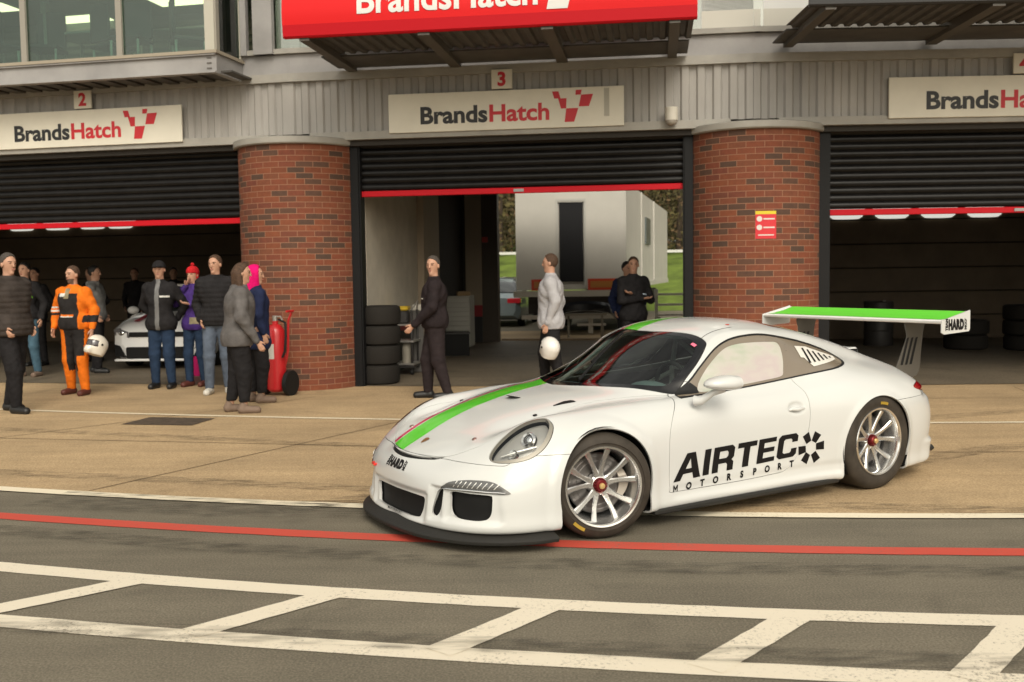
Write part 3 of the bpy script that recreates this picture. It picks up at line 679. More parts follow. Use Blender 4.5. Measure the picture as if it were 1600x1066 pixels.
# front splitter
out = smooth_poly([(1.015, 0), (1.008, .18), (.980, .38), (.925, .535), (.835, .685), (.71, .805), (.585, .880), (.47, .925), (.36, .938)], False, 6)
out = np.concatenate([(out*[1, -1])[:0:-1], out]); mb = MB(); V = []; F = []
nrm = np.gradient(out, axis=0); nrm = np.stack([nrm[:, 1], -nrm[:, 0]], 1); nrm /= np.linalg.norm(nrm, axis=1)[:, None]
prof = [(-.003, .056), (0, .061), (.0, .076), (-.006, .083), (-.06, .104), (-.085, .126), (-.16, .128), (-.30, .09), (-.16, .052)]
m_ = len(prof)
for (x, y), (nx, ny) in zip(out, nrm):
    for d, z in prof: V.append((x+nx*d, y+ny*d, z))
for i in range(len(out)-1):
    for j in range(m_): F.append((i*m_+j, i*m_+(j+1) % m_, (i+1)*m_+(j+1) % m_, (i+1)*m_+j))
mb.add(V, F, True); mb.add(V[:m_], [tuple(range(m_))]); mb.add(V[-m_:], [tuple(range(m_))[::-1]])
mb.build('front_splitter', CARBON, car)
for sd in (1, -1):      # sill skirts and rear valance
    mb = MB(); mb.box(-2.09, -.40, .70*sd, .893*sd, .088, .125, .01); mb.build('side_skirt', CARBON, car)
mb = MB(); V = []
mb.box(-3.42, -2.80, -.72, .72, .15, .20, .02)
mb.build('rear_diffuser', CARBON, car)
mb = MB(); mb.box(-3.2, .75, -.66, .66, .07, .16, .01); mb.build('floor_pan', MATTE, car)
for cx, cz, r, y0, y1 in ((-.018, .315, .362, .50, .875), (-2.44, .335, .362, .50, .93)):
    for sd in (1, -1):
        mb = MB(); prof = []; V = []; F = []; K = 28
        for k in range(K+1):
            a = radians(-32+244*k/K); V += [(cx+r*cos(a), y0*sd, max(.06, cz+r*sin(a))), (cx+r*cos(a), y1*sd, max(.06, cz+r*sin(a)))]
        for k in range(K): F.append((2*k, 2*k+1, 2*k+3, 2*k+2))
        V.append((cx, y0*sd, cz)); F += [(2*k, 2*k+2, len(V)-1) for k in range(K)]
        mb.add(V, F, True); mb.build('wheel_arch_liner', MATTE, car)
# headlight internals
for sd in (1, -1):
    def P3(y, z, d): p = on_nose(y, z, -d); return Vector((p.x, p.y*sd, p.z))
    hlp = [o for o in bpy.data.objects if o.name.startswith('headlight') and o.parent == car][0 if sd > 0 else 1]
    mb = MB(); p = P3(.742, .640, .022); n = Vector((.80, .32*sd, .5)).normalized(); q = n.to_track_quat('Z', 'Y').to_matrix()
    xf = lambda v: q @ Vector(v) + p
    mb.lathe([(.030, .006), (.042, .010), (.050, .0), (.050, -.02), (.03, -.022)], 28); mb.build('lamp_bezel', CHROME, hlp, xf)
    mb = MB(); mb.ball((0, 0, -.012), (.034, .034, .026), 20, 12); mb.build('projector_lens', mat('projector', (.55, .57, .60), .06, metal=.85, coat=1.), hlp, xf)
    mb = MB(); p2 = P3(.745, .565, .022); mb.lathe([(.0, -.012), (.014, -.008), (.026, .0), (.030, .0), (.032, -.02)], 24); mb.build('side_reflector', CHROME, hlp, lambda v: q @ Vector(v) + p2)
    mb = MB(); a_, b_ = P3(.70, .55, .022), P3(.80, .600, .02); mb.tube([a_, (a_+b_)/2+n*.006, b_], [.005, .012, .008], 12); mb.build('lamp_fin', mat('fin_silver', (.6, .6, .58), .3, metal=.6), hlp)
    dl = [o for o in bpy.data.objects if o.name.startswith('daytime_lamp') and o.parent == bump][0 if sd > 0 else 1]
    mb = MB(); pts = [P3(.475+.345*k/12, .352+.006*sin(k/12*pi), -.011) for k in range(13)]; mb.tube(pts, [.003]+[.0065]*11+[.003], 8); mb.build('chrome_bar', CHROME, dl)
    mb = MB()
    for k in range(9):
        y = .555+k*.027; a_, b_ = P3(y, .372, -.0075), P3(y+.02, .402, -.0075); mb.tube([a_, b_], .0028, 6)
    mb.build('lamp_elements', mat('lamp_white', (.75, .75, .72), .3), dl)
# roof seams behind the windscreen corners
for sd in (1, -1):
    L_ = [(-1.142, .498), (-1.20, .487), (-1.28, .477), (-1.36, .468), (-1.46, .462)]
    V = [p for x, y in L_ for p in ((x, y*sd-.0022), (x, y*sd+.0022))]
    decal('roof_seam', fine((V, [(2*k, 2*k+1, 2*k+3) for k in range(4)]+[(2*k, 2*k+3, 2*k+2) for k in range(4)]), .03), lambda a, b: on_top(a, b, .0015), MATTE, body)
# quarter window vent panel and slots
QW = [(-1.965, 1.047), (-2.10, 1.035), (-2.355, .955), (-2.335, .935), (-2.02, .905), (-1.985, .965), (-1.955, .97)]
decal('vent_panel', fine(poly_tris([QW]), .03), lambda a, b: on_side(a, b, -.002), mat('vent_white', (.62, .60, .55), .4), car)
sl_ = [poly_tris([[(x0, z1), (x0-.022, z1), (x0-.022-(z1-z0)*-.30-.09*0, z0), (x0-(z1-z0)*-.30, z0)]]) for x0, z0, z1 in [(-2.03+k*-.050, .928+.0035*k, 1.028-.0145*k) for k in range(6)]]
decal('vent_slots', fine(merge(*sl_), .03), lambda a, b: on_side(a, b, .0005), MATTE, car)
# door mirror (the car carries one, on the near side)
for sd in (1,):
    mb = MB(); V = []; F = []; K = 20; J = 14
    for j in range(J+1):
        t = j/J; x = -.735-.235*t; s_ = (sin(pi*min(1, t*1.04+.0)**.62*.5))**.8 if t > 0 else 0.0
        s_ = max(.02, s_); s_ *= 1-.10*_ss(.75, 1, t)
        for k in range(K):
            a = 2*pi*k/K; ca, sa = cos(a), sin(a); y = .972+.092*s_*math.copysign(abs(ca)**.8, ca)+.012*t; z = .884+.054*s_*math.copysign(abs(sa)**.85, sa)*(1 if sa > 0 else .80)
            V.append((x, y*sd, z))
    for j in range(J):
        for k in range(K): F.append((j*K+k, j*K+(k+1) % K, (j+1)*K+(k+1) % K, (j+1)*K+k))
    F.append(tuple(range(K))[::-1]); mb.add(V, F, True); mb.add(V[-K:], [tuple(range(K))])
    mi = mb.build('door_mirror', PAINT, car)
    mb = MB(); mb.tube([(-.765, .845*sd, .770), (-.785, .885*sd, .775), (-.835, .93*sd, .822), (-.90, .965*sd, .850)], [.036, .028, .020, .026], 12)
    mb.build('mirror_stalk', PAINT, mi)
    decal('mirror_triangle', fine(poly_tris([[(-.752, .797), (-.90, .803), (-.905, .835), (-.872, .868)]]), .03), lambda a, b: on_side(a, b, -.002), BLACK, car)
for sd in (1, -1):
    # door handle bar
    mb = MB(); pts = [on_side(-1.592-.152*k/8, .640+.002*k/8, .003+.019*sin(pi*k/8)) for k in range(9)]
    pts = [Vector((p.x, p.y*sd, p.z)) for p in pts]; mb.tube(pts, [.006, .012, .014, .015, .015, .015, .014, .012, .006], 10); mb.build('door_handle', PAINT, car)
# rear wing
wing = thing('rear_wing', None, None); del_ = [wing.pop(k) for k in ('label', 'category') if k in wing.keys()]; wing.parent = car
mb = MB(); prof = [(-3.205, 1.172), (-3.200, 1.186), (-3.215, 1.196), (-3.30, 1.202), (-3.42, 1.222), (-3.54, 1.252), (-3.545, 1.243), (-3.42, 1.198), (-3.30, 1.172), (-3.23, 1.164)]
V = [(x, y, z) for y in (-.905, .905) for x, z in prof]; n = len(prof)
mb.add(V, [tuple(range(n)), tuple(range(n, 2*n))[::-1]]); mb.add(V, [(i, (i+1) % n, n+(i+1) % n, n+i) for i in range(n)], False); mb.build('wing_blade', mat('wing_white', (.74, .73, .70), .35), wing)
mb = MB(); P = [(-3.222, 1.1985), (-3.30, 1.2045), (-3.42, 1.2245), (-3.528, 1.2525)]
mb.add([(x, y, z) for y in (-.86, .885) for x, z in P], [(i, i+1, 4+i+1, 4+i) for i in range(3)]); mb.build('wing_top_green', mat('wing_green', (.13, .62, .04), .45), wing)
for sd in (1, -1):
    ep = [(-3.195, 1.192), (-3.55, 1.262), (-3.55, 1.115), (-3.535, 1.098), (-3.23, 1.085), (-3.195, 1.10)]
    mb = MB(); mb.prism(ep, lambda a, b: (a, .905*sd, b), lambda a, b: (a, .913*sd, b)); e_ = mb.build('end_plate', PAINT, wing)
    if sd > 0:
        H2 = hard(.105); decal('wing_lettering', H2, lambda a, b: (-3.372-a*1.0, .9145, 1.122+b*.95), DECALB, e_)
    stp = smooth_poly([(-3.255, 1.170), (-3.49, 1.205), (-3.47, 1.08), (-3.45, .95), (-3.40, .74), (-3.14, .755), (-3.21, .93), (-3.27, 1.05)], True, 4)
    mb = MB(); mb.prism([tuple(p) for p in stp], lambda a, b: (a, .548*sd, b), lambda a, b: (a, .556*sd, b)); s2 = mb.build('wing_strut', mat('alloy_grey', (.085, .078, .066), .5, metal=.1), wing)
    for k in range(3):
        x0 = -3.235-.055*k; mb = MB(); V = [(x0-.03, 1.04), (x0-.058, 1.045), (x0-.03+.045, .83), (x0+.045, .83)]
        for yy in (.5455, .5585): mb.add([(a, yy*sd, b) for a, b in V], [(0, 1, 2, 3)])
        mb.build('strut_slot', MATTE, s2)
# engine lid scoop
mb = MB(); V = []
mb.box(-3.02, -2.72, -.30, .30, .90, .968, .02); lid = mb.build('engine_lid_vent', PAINT, car); mb = MB(); mb.box(-2.98, -2.74, -.26, .315, .925, .957); mb.build('vent_grille', MATTE, lid)
# wiper
mb = MB(); A = on_top(-.36, .16, .012); B = on_top(-.93, -.12, .02); C = on_top(-.34, .10, .03)
mb.tube([A, A*.5+B*.5+Vector((0, 0, .012)), B], [.010, .008, .005], 8)
B1, B2 = on_top(-.60, -.02, .012), on_top(-1.0, -.17, .012); mb.tube([B1, (B1+B2)/2+Vector((0, 0, .004)), B2], .008, 6)
mb.build('wiper', MATTE, car)

# wheels
RIMM = mat('rim_metal', (.62, .62, .61), .26, metal=.9); LIPM = mat('rim_lip', (.80, .79, .77), .18, metal=.95); TYRE = mat('tyre_rubber', (.040, .033, .026), .62, noise=(8, .35), spec=.25); DISC = mat('brake_disc', (.16, .15, .145), .38, metal=.8)
def make_wheel(R, wd):
    """axis along y, outer face towards +y at y=0"""
    root = bpy.data.objects.new('wheel', None); SC.collection.objects.link(root)
    mb = MB(); mb.lathe([(.236, -.004), (.250, -.006), (.262, -.002), (R-.055, .004), (R-.03, -.004), (R-.012, -.016), (R-.003, -.034), (R, -.07), (R, -wd+.07), (R-.003, -wd+.034), (R-.03, -wd+.004), (.262, -wd), (.24, -wd+.004)], 72, 'y')
    mb.build('tyre', TYRE, root)
    mb = MB(); mb.lathe([(.238, -.010), (.246, -.004), (.243, .002), (.232, .0), (.225, -.012), (.222, -.03)], 72, 'y'); mb.build('rim_lip', LIPM, root)
    mb = MB(); mb.lathe([(.222, -.03), (.216, -.06), (.208, -.11), (.206, -wd+.03), (.236, -wd+.004)], 64, 'y')
    hub = -.070
    mb.lathe([(0, hub), (.052, hub), (.062, hub-.006), (.070, hub-.03), (.070, -.14)], 40, 'y')
    for k in range(5):
        for s_ in (-1, 1):
            a0 = radians(72*k+s_*11+6); a1 = radians(72*k+s_*18+6); V = []; F = []; K = 8
            for i in range(K+1):
                t = i/K; a = a0+(a1-a0)*t; r = .050+(.222-.050)*t; yy = hub-.004+(.030)*t**1.5+.018*sin(pi*t)*0
                h = .0215-.006*sin(pi*min(1, t*1.1))-.002*t; dx, dz = sin(a), cos(a); ex, ez = cos(a), -sin(a); dp = .026
                for u_, v_ in ((-h, 0), (-h*.6, .006), (h*.6, .006), (h, 0), (h*.7, -dp), (-h*.7, -dp)):
                    V.append((dx*r+ex*u_, yy+v_, dz*r+ez*u_))
            for i in range(K):
                for j in range(6): F.append((i*6+j, i*6+(j+1) % 6, (i+1)*6+(j+1) % 6, (i+1)*6+j))
            mb.add(V, F, False)
    rim = mb.build('rim', RIMM, root)
    mb = MB(); mb.lathe([(.075, -.125), (.178, -.125), (.185, -.130), (.185, -.150), (.075, -.150)], 64, 'y')
    mb.lathe([(.13, -.1245), (.133, -.1235), (.136, -.1245)], 48, 'y'); mb.lathe([(.158, -.1245), (.161, -.1235), (.164, -.1245)], 48, 'y')
    mb.build('brake_disc', DISC, root)
    mb = MB(); V = []; F = []; K = 12
    for i in range(K+1):
        a = radians(-90-30+60*i/K); b_ = 1-.12*abs(i/K-.5)*2
        for r, yy in ((.138, -.105), (.200*b_, -.100), (.205*b_, -.115), (.205*b_, -.165), (.138, -.165)): V.append((sin(a)*r, yy, cos(a)*r))
    for i in range(K):
        for j in range(5): F.append((i*5+j, i*5+(j+1) % 5, (i+1)*5+(j+1) % 5, (i+1)*5+j))
    mb.add(V, F, True); mb.add(V[:5], [(0, 1, 2, 3, 4)]); mb.add(V[-5:], [(4, 3, 2, 1, 0)])
    mb.build('brake_caliper', mat('caliper_alloy', (.42, .38, .33), .4, metal=.5), root)
    mb = MB(); V = []; F = []; T_ = 14; mb.lathe([(0, hub+.034), (.028, hub+.034), (.034, hub+.028), (.036, hub+.002), (.044, hub+.002)], 32, 'y')
    for k in range(T_):
        a = 2*pi*k/T_; mb.ball((sin(a)*.038, hub+.012, cos(a)*.038), (.005, .014, .005), 6, 5)
    nut = mb.build('wheel_nut', mat('nut_red', (.16, .012, .014), .4, metal=.5), root)
    mb = MB(); mb.lathe([(0, hub+.052), (.014, hub+.050), (.018, hub+.045), (.018, hub+.03)], 24, 'y'); mb.build('nut_cap', mat('cap_gold', (.62, .42, .18), .35, metal=.5), nut)
    mb = MB(); V = []
    for k in range(6): a = radians(136+3.4*k); V += [(sin(a)*(.268), .004, cos(a)*.268), (sin(a)*(.288), .0055, cos(a)*.288)]
    mb.add(V, [(2*k, 2*k+1, 2*k+3, 2*k+2) for k in range(5)]); mb.build('tyre_mark', mat('tyre_yellow', (.32, .21, .02), .6), root)
    return root
STEER = radians(-16)
wf = make_wheel(.320, .255); wf.parent = car; wf.location = (0, .892, .320); wf.rotation_euler = (0, 0, STEER)
wf2 = copy_tree(wf, car); wf2.location = (0, -.885, .320); wf2.rotation_euler = (0, 0, pi+STEER)
wr = make_wheel(.352, .31); wr.parent = car; wr.location = (-2.445, .945, .352); wr.rotation_euler = (0, radians(-154), 0)
wr2 = copy_tree(wr, car); wr2.location = (-2.445, -.945, .352); wr2.rotation_euler = (0, 0, pi)

# cabin
mb = MB(); mb.box(-2.6, -.45, -.68, .68, .15, .30); mb.build('cabin_floor', GREY_IN, car)
mb = MB(); V = smooth_poly([(-.50, .60), (-.56, .74), (-.66, .775), (-.80, .775), (-.88, .74), (-.86, .60), (-.60, .50)], True, 4)
mb.prism([tuple(p) for p in V], lambda a, b: (a, -.60, b), lambda a, b: (a, .60, b), True)
mb.ball((-.80, .36, .78), (.12, .20, .075), 20, 10)
dash = mb.build('dashboard', GREY_IN, car)
mb = MB(); R_ = .165; mb.tube([(-1.0+.25*R_*sin(a)*0, .36+R_*cos(a), .80+R_*sin(a)) for a in [2*pi*k/24 for k in range(25)]], .015, 8, False); mb.box(-1.01, -.98, .22, .50, .785, .82, .008); mb.build('steering_wheel', MATTE, car)
mb = MB(); W_ = mat('cage_white', (.55, .56, .54), .4)
for sd in (1, -1):
    mb.tube([(-.62, .60*sd, .30), (-.70, .60*sd, .76), (-.90, .575*sd, .88), (-1.15, .50*sd, 1.085), (-1.35, .44*sd, 1.155), (-1.75, .43*sd, 1.165), (-1.80, .50*sd, 1.06), (-1.84, .60*sd, .80), (-1.86, .62*sd, .30)], .021, 10)
    mb.tube([(-.72, .61*sd, .72), (-1.84, .60*sd, .45)], .02, 8); mb.tube([(-.68, .61*sd, .40), (-1.83, .60*sd, .78)], .02, 8)
    mb.tube([(-1.78, .42*sd, 1.15), (-2.45, .40*sd, .62)], .02, 8)
mb.tube([(-1.76, -.43, 1.165), (-1.76, .43, 1.165)], .021, 10); mb.tube([(-1.24, -.46, 1.13), (-1.24, .46, 1.13)], .02, 10); mb.tube([(-1.80, -.50, 1.06), (-1.85, .58, .45)], .02, 8); mb.tube([(-1.85, -.61, .82), (-1.85, .61, .82)], .02, 8)
mb.build('roll_cage', W_, car)
mb = MB(); sp = smooth_poly([(-1.15, .34), (-1.20, .46), (-1.50, .44), (-1.58, .60), (-1.66, .95), (-1.70, 1.02), (-1.76, 1.0), (-1.74, .80), (-1.68, .45), (-1.62, .33)], True, 4)
mb.prism([tuple(p) for p in sp], lambda a, b: (a, .14, b), lambda a, b: (a, .56, b), True); mb.ball((-1.64, .17, .80), (.09, .03, .2), 12, 8); mb.ball((-1.64, .53, .80), (.09, .03, .2), 12, 8)
mb.build('race_seat', mat('seat_black', (.02, .02, .022), .75), car)
mb = MB()
for y in (.27, .43): mb.tube([(-1.645, y, .98), (-1.585, y, .80), (-1.50, y*.8+.07, .50)], .02, 6)
mb.build('seat_harness', mat('harness_red', (.35, .02, .02), .7), car)
# ================================================================== ground, painted lines, pit garages
def gmat(name, base, dark, light, sc=(140, 1.1), rough=.85, bump=.35, stains=None, bands=None):
    """ground surface: fine grain, large patches, optional stains"""
    m = bpy.data.materials.new(name); m.use_nodes = True; t = m.node_tree; b = t.nodes['Principled BSDF']; b.inputs['Roughness'].default_value = rough; b.inputs['Specular IOR Level'].default_value = .35
    N = t.nodes.new; Lk = t.links.new; tc = N('ShaderNodeTexCoord')
    fn = N('ShaderNodeTexNoise'); fn.inputs['Scale'].default_value = sc[0]; fn.inputs['Detail'].default_value = 3; Lk(tc.outputs['Object'], fn.inputs['Vector'])
    r1 = N('ShaderNodeValToRGB'); r1.color_ramp.elements[0].position = .34; r1.color_ramp.elements[1].position = .70; r1.color_ramp.elements[0].color = (*dark, 1); r1.color_ramp.elements[1].color = (*light, 1)
    e = r1.color_ramp.elements.new(.5); e.color = (*base, 1); Lk(fn.outputs[0], r1.inputs[0])
    ln = N('ShaderNodeTexNoise'); ln.inputs['Scale'].default_value = sc[1]; ln.inputs['Detail'].default_value = 7; ln.inputs['Roughness'].default_value = .62; Lk(tc.outputs['Object'], ln.inputs['Vector'])
    mr = N('ShaderNodeMapRange'); mr.inputs['From Min'].default_value = .3; mr.inputs['From Max'].default_value = .7; mr.inputs['To Min'].default_value = .80; mr.inputs['To Max'].default_value = 1.16; Lk(ln.outputs[0], mr.inputs[0])
    mx = N('ShaderNodeMix'); mx.data_type = 'RGBA'; mx.blend_type = 'MULTIPLY'; mx.inputs['Factor'].default_value = 1; Lk(r1.outputs[0], mx.inputs['A']); Lk(mr.outputs[0], mx.inputs['B'])
    out = mx.outputs['Result']
    # long rubber and wheel-track streaks along the lane
    mp = N('ShaderNodeMapping'); mp.inputs['Rotation'].default_value = (0, 0, radians(9)); mp.inputs['Scale'].default_value = (.22, 3.2, 1); Lk(tc.outputs['Object'], mp.inputs[0])
    sn = N('ShaderNodeTexNoise'); sn.inputs['Scale'].default_value = 1.6; sn.inputs['Detail'].default_value = 6; sn.inputs['Roughness'].default_value = .6; Lk(mp.outputs[0], sn.inputs['Vector'])
    ms = N('ShaderNodeMapRange'); ms.inputs['From Min'].default_value = .33; ms.inputs['From Max'].default_value = .62; ms.inputs['To Min'].default_value = .88; ms.inputs['To Max'].default_value = 1.05; Lk(sn.outputs[0], ms.inputs[0])
    m2 = N('ShaderNodeMix'); m2.data_type = 'RGBA'; m2.blend_type = 'MULTIPLY'; m2.inputs['Factor'].default_value = 1; Lk(out, m2.inputs['A']); Lk(ms.outputs[0], m2.inputs['B']); out = m2.outputs['Result']
    # scattered pale grit and dark spots
    vo = N('ShaderNodeTexVoronoi'); vo.inputs['Scale'].default_value = 9; Lk(tc.outputs['Object'], vo.inputs['Vector'])
    r2 = N('ShaderNodeValToRGB'); r2.color_ramp.elements[0].position = .025; r2.color_ramp.elements[0].color = (1, 1, 1, 1); r2.color_ramp.elements[1].position = .05; r2.color_ramp.elements[1].color = (0, 0, 0, 1); Lk(vo.outputs['Distance'], r2.inputs[0])
    m3 = N('ShaderNodeMix'); m3.data_type = 'RGBA'; m3.blend_type = 'MIX'; m3.inputs['B'].default_value = (*light, 1); Lk(r2.outputs[0], m3.inputs['Factor']); Lk(out, m3.inputs['A']); out = m3.outputs['Result']
    if stains:
        s1 = N('ShaderNodeTexNoise'); s1.inputs['Scale'].default_value = stains[0]; s1.inputs['Detail'].default_value = 4; s1.inputs['Distortion'].default_value = 1.2; Lk(tc.outputs['Object'], s1.inputs['Vector'])
        r3 = N('ShaderNodeValToRGB'); r3.color_ramp.elements[0].position = .60; r3.color_ramp.elements[0].color = (1, 1, 1, 1); r3.color_ramp.elements[1].position = .74; r3.color_ramp.elements[1].color = (stains[1],)*3+(1,); Lk(s1.outputs[0], r3.inputs[0])
        m4 = N('ShaderNodeMix'); m4.data_type = 'RGBA'; m4.blend_type = 'MULTIPLY'; m4.inputs['Factor'].default_value = 1; Lk(out, m4.inputs['A']); Lk(r3.outputs[0], m4.inputs['B']); out = m4.outputs['Result']
    Lk(out, b.inputs['Base Color'])
    bp = N('ShaderNodeBump'); bp.inputs['Strength'].default_value = bump; bp.inputs['Distance'].default_value = .006; Lk(fn.outputs[0], bp.inputs['Height']); Lk(bp.outputs[0], b.inputs['Normal'])
    MATS[name] = m; return m
ASPH = gmat('asphalt', (.152, .132, .096), (.112, .097, .070), (.215, .190, .142), (95, .8), stains=(1.3, .72))
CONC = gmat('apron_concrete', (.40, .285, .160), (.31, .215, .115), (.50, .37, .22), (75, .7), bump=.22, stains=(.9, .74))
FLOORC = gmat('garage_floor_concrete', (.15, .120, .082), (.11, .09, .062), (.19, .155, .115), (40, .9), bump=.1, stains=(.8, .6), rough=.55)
def paint_mat(name, col, wear=.5, under=(.14, .12, .088)):
    m = bpy.data.materials.new(name); m.use_nodes = True; t = m.node_tree; b = t.nodes['Principled BSDF']; b.inputs['Roughness'].default_value = .7
    N = t.nodes.new; Lk = t.links.new; tc = N('ShaderNodeTexCoord')
    n = N('ShaderNodeTexNoise'); n.inputs['Scale'].default_value = 55; n.inputs['Detail'].default_value = 6; n.inputs['Roughness'].default_value = .75; Lk(tc.outputs['Object'], n.inputs['Vector'])
    n2 = N('ShaderNodeTexNoise'); n2.inputs['Scale'].default_value = 2.2; n2.inputs['Detail'].default_value = 5; Lk(tc.outputs['Object'], n2.inputs['Vector'])
    ad = N('ShaderNodeMath'); ad.operation = 'MULTIPLY_ADD'; ad.inputs[1].default_value = .45; Lk(n2.outputs[0], ad.inputs[0]); Lk(n.outputs[0], ad.inputs[2])
    r = N('ShaderNodeValToRGB'); r.color_ramp.elements[0].position = .50+.12*(wear-.5)*2; r.color_ramp.elements[0].color = (*under, 1); r.color_ramp.elements[1].position = .66+.10*(wear-.5)*2; r.color_ramp.elements[1].color = (*col, 1); Lk(ad.outputs[0], r.inputs[0])
    Lk(r.outputs[0], b.inputs['Base Color']); MATS[name] = m; return m
WHITEP = paint_mat('worn_white_paint', (.70, .63, .50), .49); REDP = paint_mat('worn_red_paint', (.50, .065, .040), .50); WHITEP2 = paint_mat('apron_white_paint', (.74, .66, .50), .46, (.36, .25, .13))
def ext_curve(pts, x0, x1):
    P = np.array(pts); c = np.polyfit(P[:, 0], P[:, 1], 2); X = np.linspace(P[0, 0], P[-1, 0], 25); Y = np.polyval(c, X)
    s0 = (Y[1]-Y[0])/(X[1]-X[0]); s1 = (Y[-1]-Y[-2])/(X[-1]-X[-2])
    return np.array([(x0, Y[0]+s0*(x0-X[0]))] + list(zip(X, Y)) + [(x1, Y[-1]+s1*(x1-X[-1]))])
def ribbon(name, C_, wd, z, m, seg=None):
    C_ = np.array(C_, float)
    if seg:   # refine
        Q = []
        for a, b_ in zip(C_[:-1], C_[1:]):
            k = max(1, int(np.linalg.norm(b_-a)/seg)); Q += [a+(b_-a)*i/k for i in range(k)]
        C_ = np.array(Q+[C_[-1]])
    T = np.gradient(C_, axis=0); T /= np.linalg.norm(T, axis=1)[:, None]; Nn = np.stack([-T[:, 1], T[:, 0]], 1)
    rs = np.random.RandomState(len(C_)); j = (rs.rand(len(C_), 2)-.5)*.006 if seg else np.zeros((len(C_), 2))
    V = []
    for p, n, q in zip(C_, Nn, j): V += [(*(p+n*(wd/2+q[0])), z), (*(p-n*(wd/2+q[1])), z)]
    mb = MB(); mb.add(V, [(2*i, 2*i+1, 2*i+3, 2*i+2) for i in range(len(C_)-1)]); return tag(mb.build(name, m), kind='structure')
LINE2 = ext_curve([(-3.92, 7.60), (-2.84, 7.32), (-1.83, 7.04), (-.99, 6.88), (1.0, 6.49), (3.25, 6.35)], -30, 30)
mb = MB(); mb.add([(-300, -150, 0), (300, -150, 0), (300, 350, 0), (-300, 350, 0)], [(0, 1, 2, 3)]); tag(mb.build('ground', ASPH), kind='structure')
mb = MB(); V = []
for x, y in LINE2: V += [(x, y, .004), (x+(0), 27.5, .004)]
mb.add(V, [(2*i, 2*i+2, 2*i+3, 2*i+1) for i in range(len(LINE2)-1)]); tag(mb.build('concrete_apron', CONC), kind='structure')
ribbon('painted_white_line', LINE2, .125, .009, WHITEP2, .12)
ribbon('painted_white_line', ext_curve([(-6.34, 12.37), (-3.54, 11.5), (-1.28, 11.02), (4.2, 10.26), (5.2, 10.17)], -30, 30), .075, .009, WHITEP2, .15)
ribbon('painted_red_line', ext_curve([(-3.49, 6.75), (-2.5, 6.45), (-1.63, 6.25), (-.8, 6.06), (.36, 5.81), (1.45, 5.67), (2.84, 5.54)], -25, 25), .150, .004, REDP, .12)
W1 = ext_curve([(-2.87, 5.51), (-2.08, 5.31), (-1.34, 5.12), (-.79, 4.97), (-.02, 4.78), (.58, 4.66), (1.18, 4.585), (2.29, 4.45)], -20, 20)
W2 = ext_curve([(-2.42, 4.64), (-1.75, 4.46), (-1.14, 4.33), (-.68, 4.23), (-.02, 4.11), (.5, 4.0), (1.0, 3.905), (1.95, 3.78)], -20, 20)
ribbon('painted_white_line', W1, .150, .004, WHITEP, .1); ribbon('painted_white_line', W2, .150, .004, WHITEP, .1)
for a, b_ in [((-3.62, 5.05), (-3.12, 5.49)), ((-2.51, 4.81), (-2.03, 5.21)), ((-1.43, 4.46), (-.94, 4.94)), ((-.30, 4.20), (.13, 4.70)), ((.79, 3.98), (1.24, 4.49)), ((1.78, 3.84), (2.23, 4.37)), ((2.8, 3.68), (3.3, 4.25))]:
    _d = np.array(b_)-np.array(a); _d /= np.linalg.norm(_d); ribbon('painted_ladder_bar', [tuple(np.array(a)-_d*.05), tuple(np.array(b_)+_d*.05)], .155, .0062, WHITEP, .08)
RUB = bpy.data.materials.new('rubber_mark'); RUB.use_nodes = True; _t = RUB.node_tree; _b = _t.nodes['Principled BSDF']; _b.inputs['Base Color'].default_value = (.03, .026, .02, 1); _b.inputs['Roughness'].default_value = .7
_c = _t.nodes.new('ShaderNodeTexCoord'); _m = _t.nodes.new('ShaderNodeMapping'); _m.inputs['Scale'].default_value = (1, 5, 1); _n = _t.nodes.new('ShaderNodeTexNoise'); _n.inputs['Scale'].default_value = 5; _n.inputs['Detail'].default_value = 7
_r = _t.nodes.new('ShaderNodeMapRange'); _r.inputs['From Min'].default_value = .42; _r.inputs['From Max'].default_value = .78; _r.inputs['To Max'].default_value = .55
_t.links.new(_c.outputs['Object'], _m.inputs[0]); _t.links.new(_m.outputs[0], _n.inputs['Vector']); _t.links.new(_n.outputs[0], _r.inputs[0]); _t.links.new(_r.outputs[0], _b.inputs['Alpha'])
for i_, (wd_, pts_) in enumerate([(.22, [(-8, 7.6), (-4, 6.55), (0, 5.45), (5, 5.0)]), (.22, [(-8, 9.3), (-4, 8.2), (0, 7.15), (5, 6.1)]), (.25, [(8, 9.8), (4.6, 8.9), (2.4, 7.6), (0, 6.3)]), (.25, [(8, 11.6), (4, 10.4), (1.2, 8.6), (-1.6, 6.75)]), (.5, [(-3.4, 7.25), (-1.9, 6.85), (-.6, 6.72), (.4, 6.5)]), (.18, [(-6, 5.0), (-2, 4.5), (2, 3.95), (6, 3.7)]), (.2, [(-7, 11.2), (-4, 10.2), (-1, 9.2), (2, 8.6)])]):
    ribbon('tyre_mark', smooth_poly(pts_, False, 10), wd_, .0105+.0006*i_, RUB)
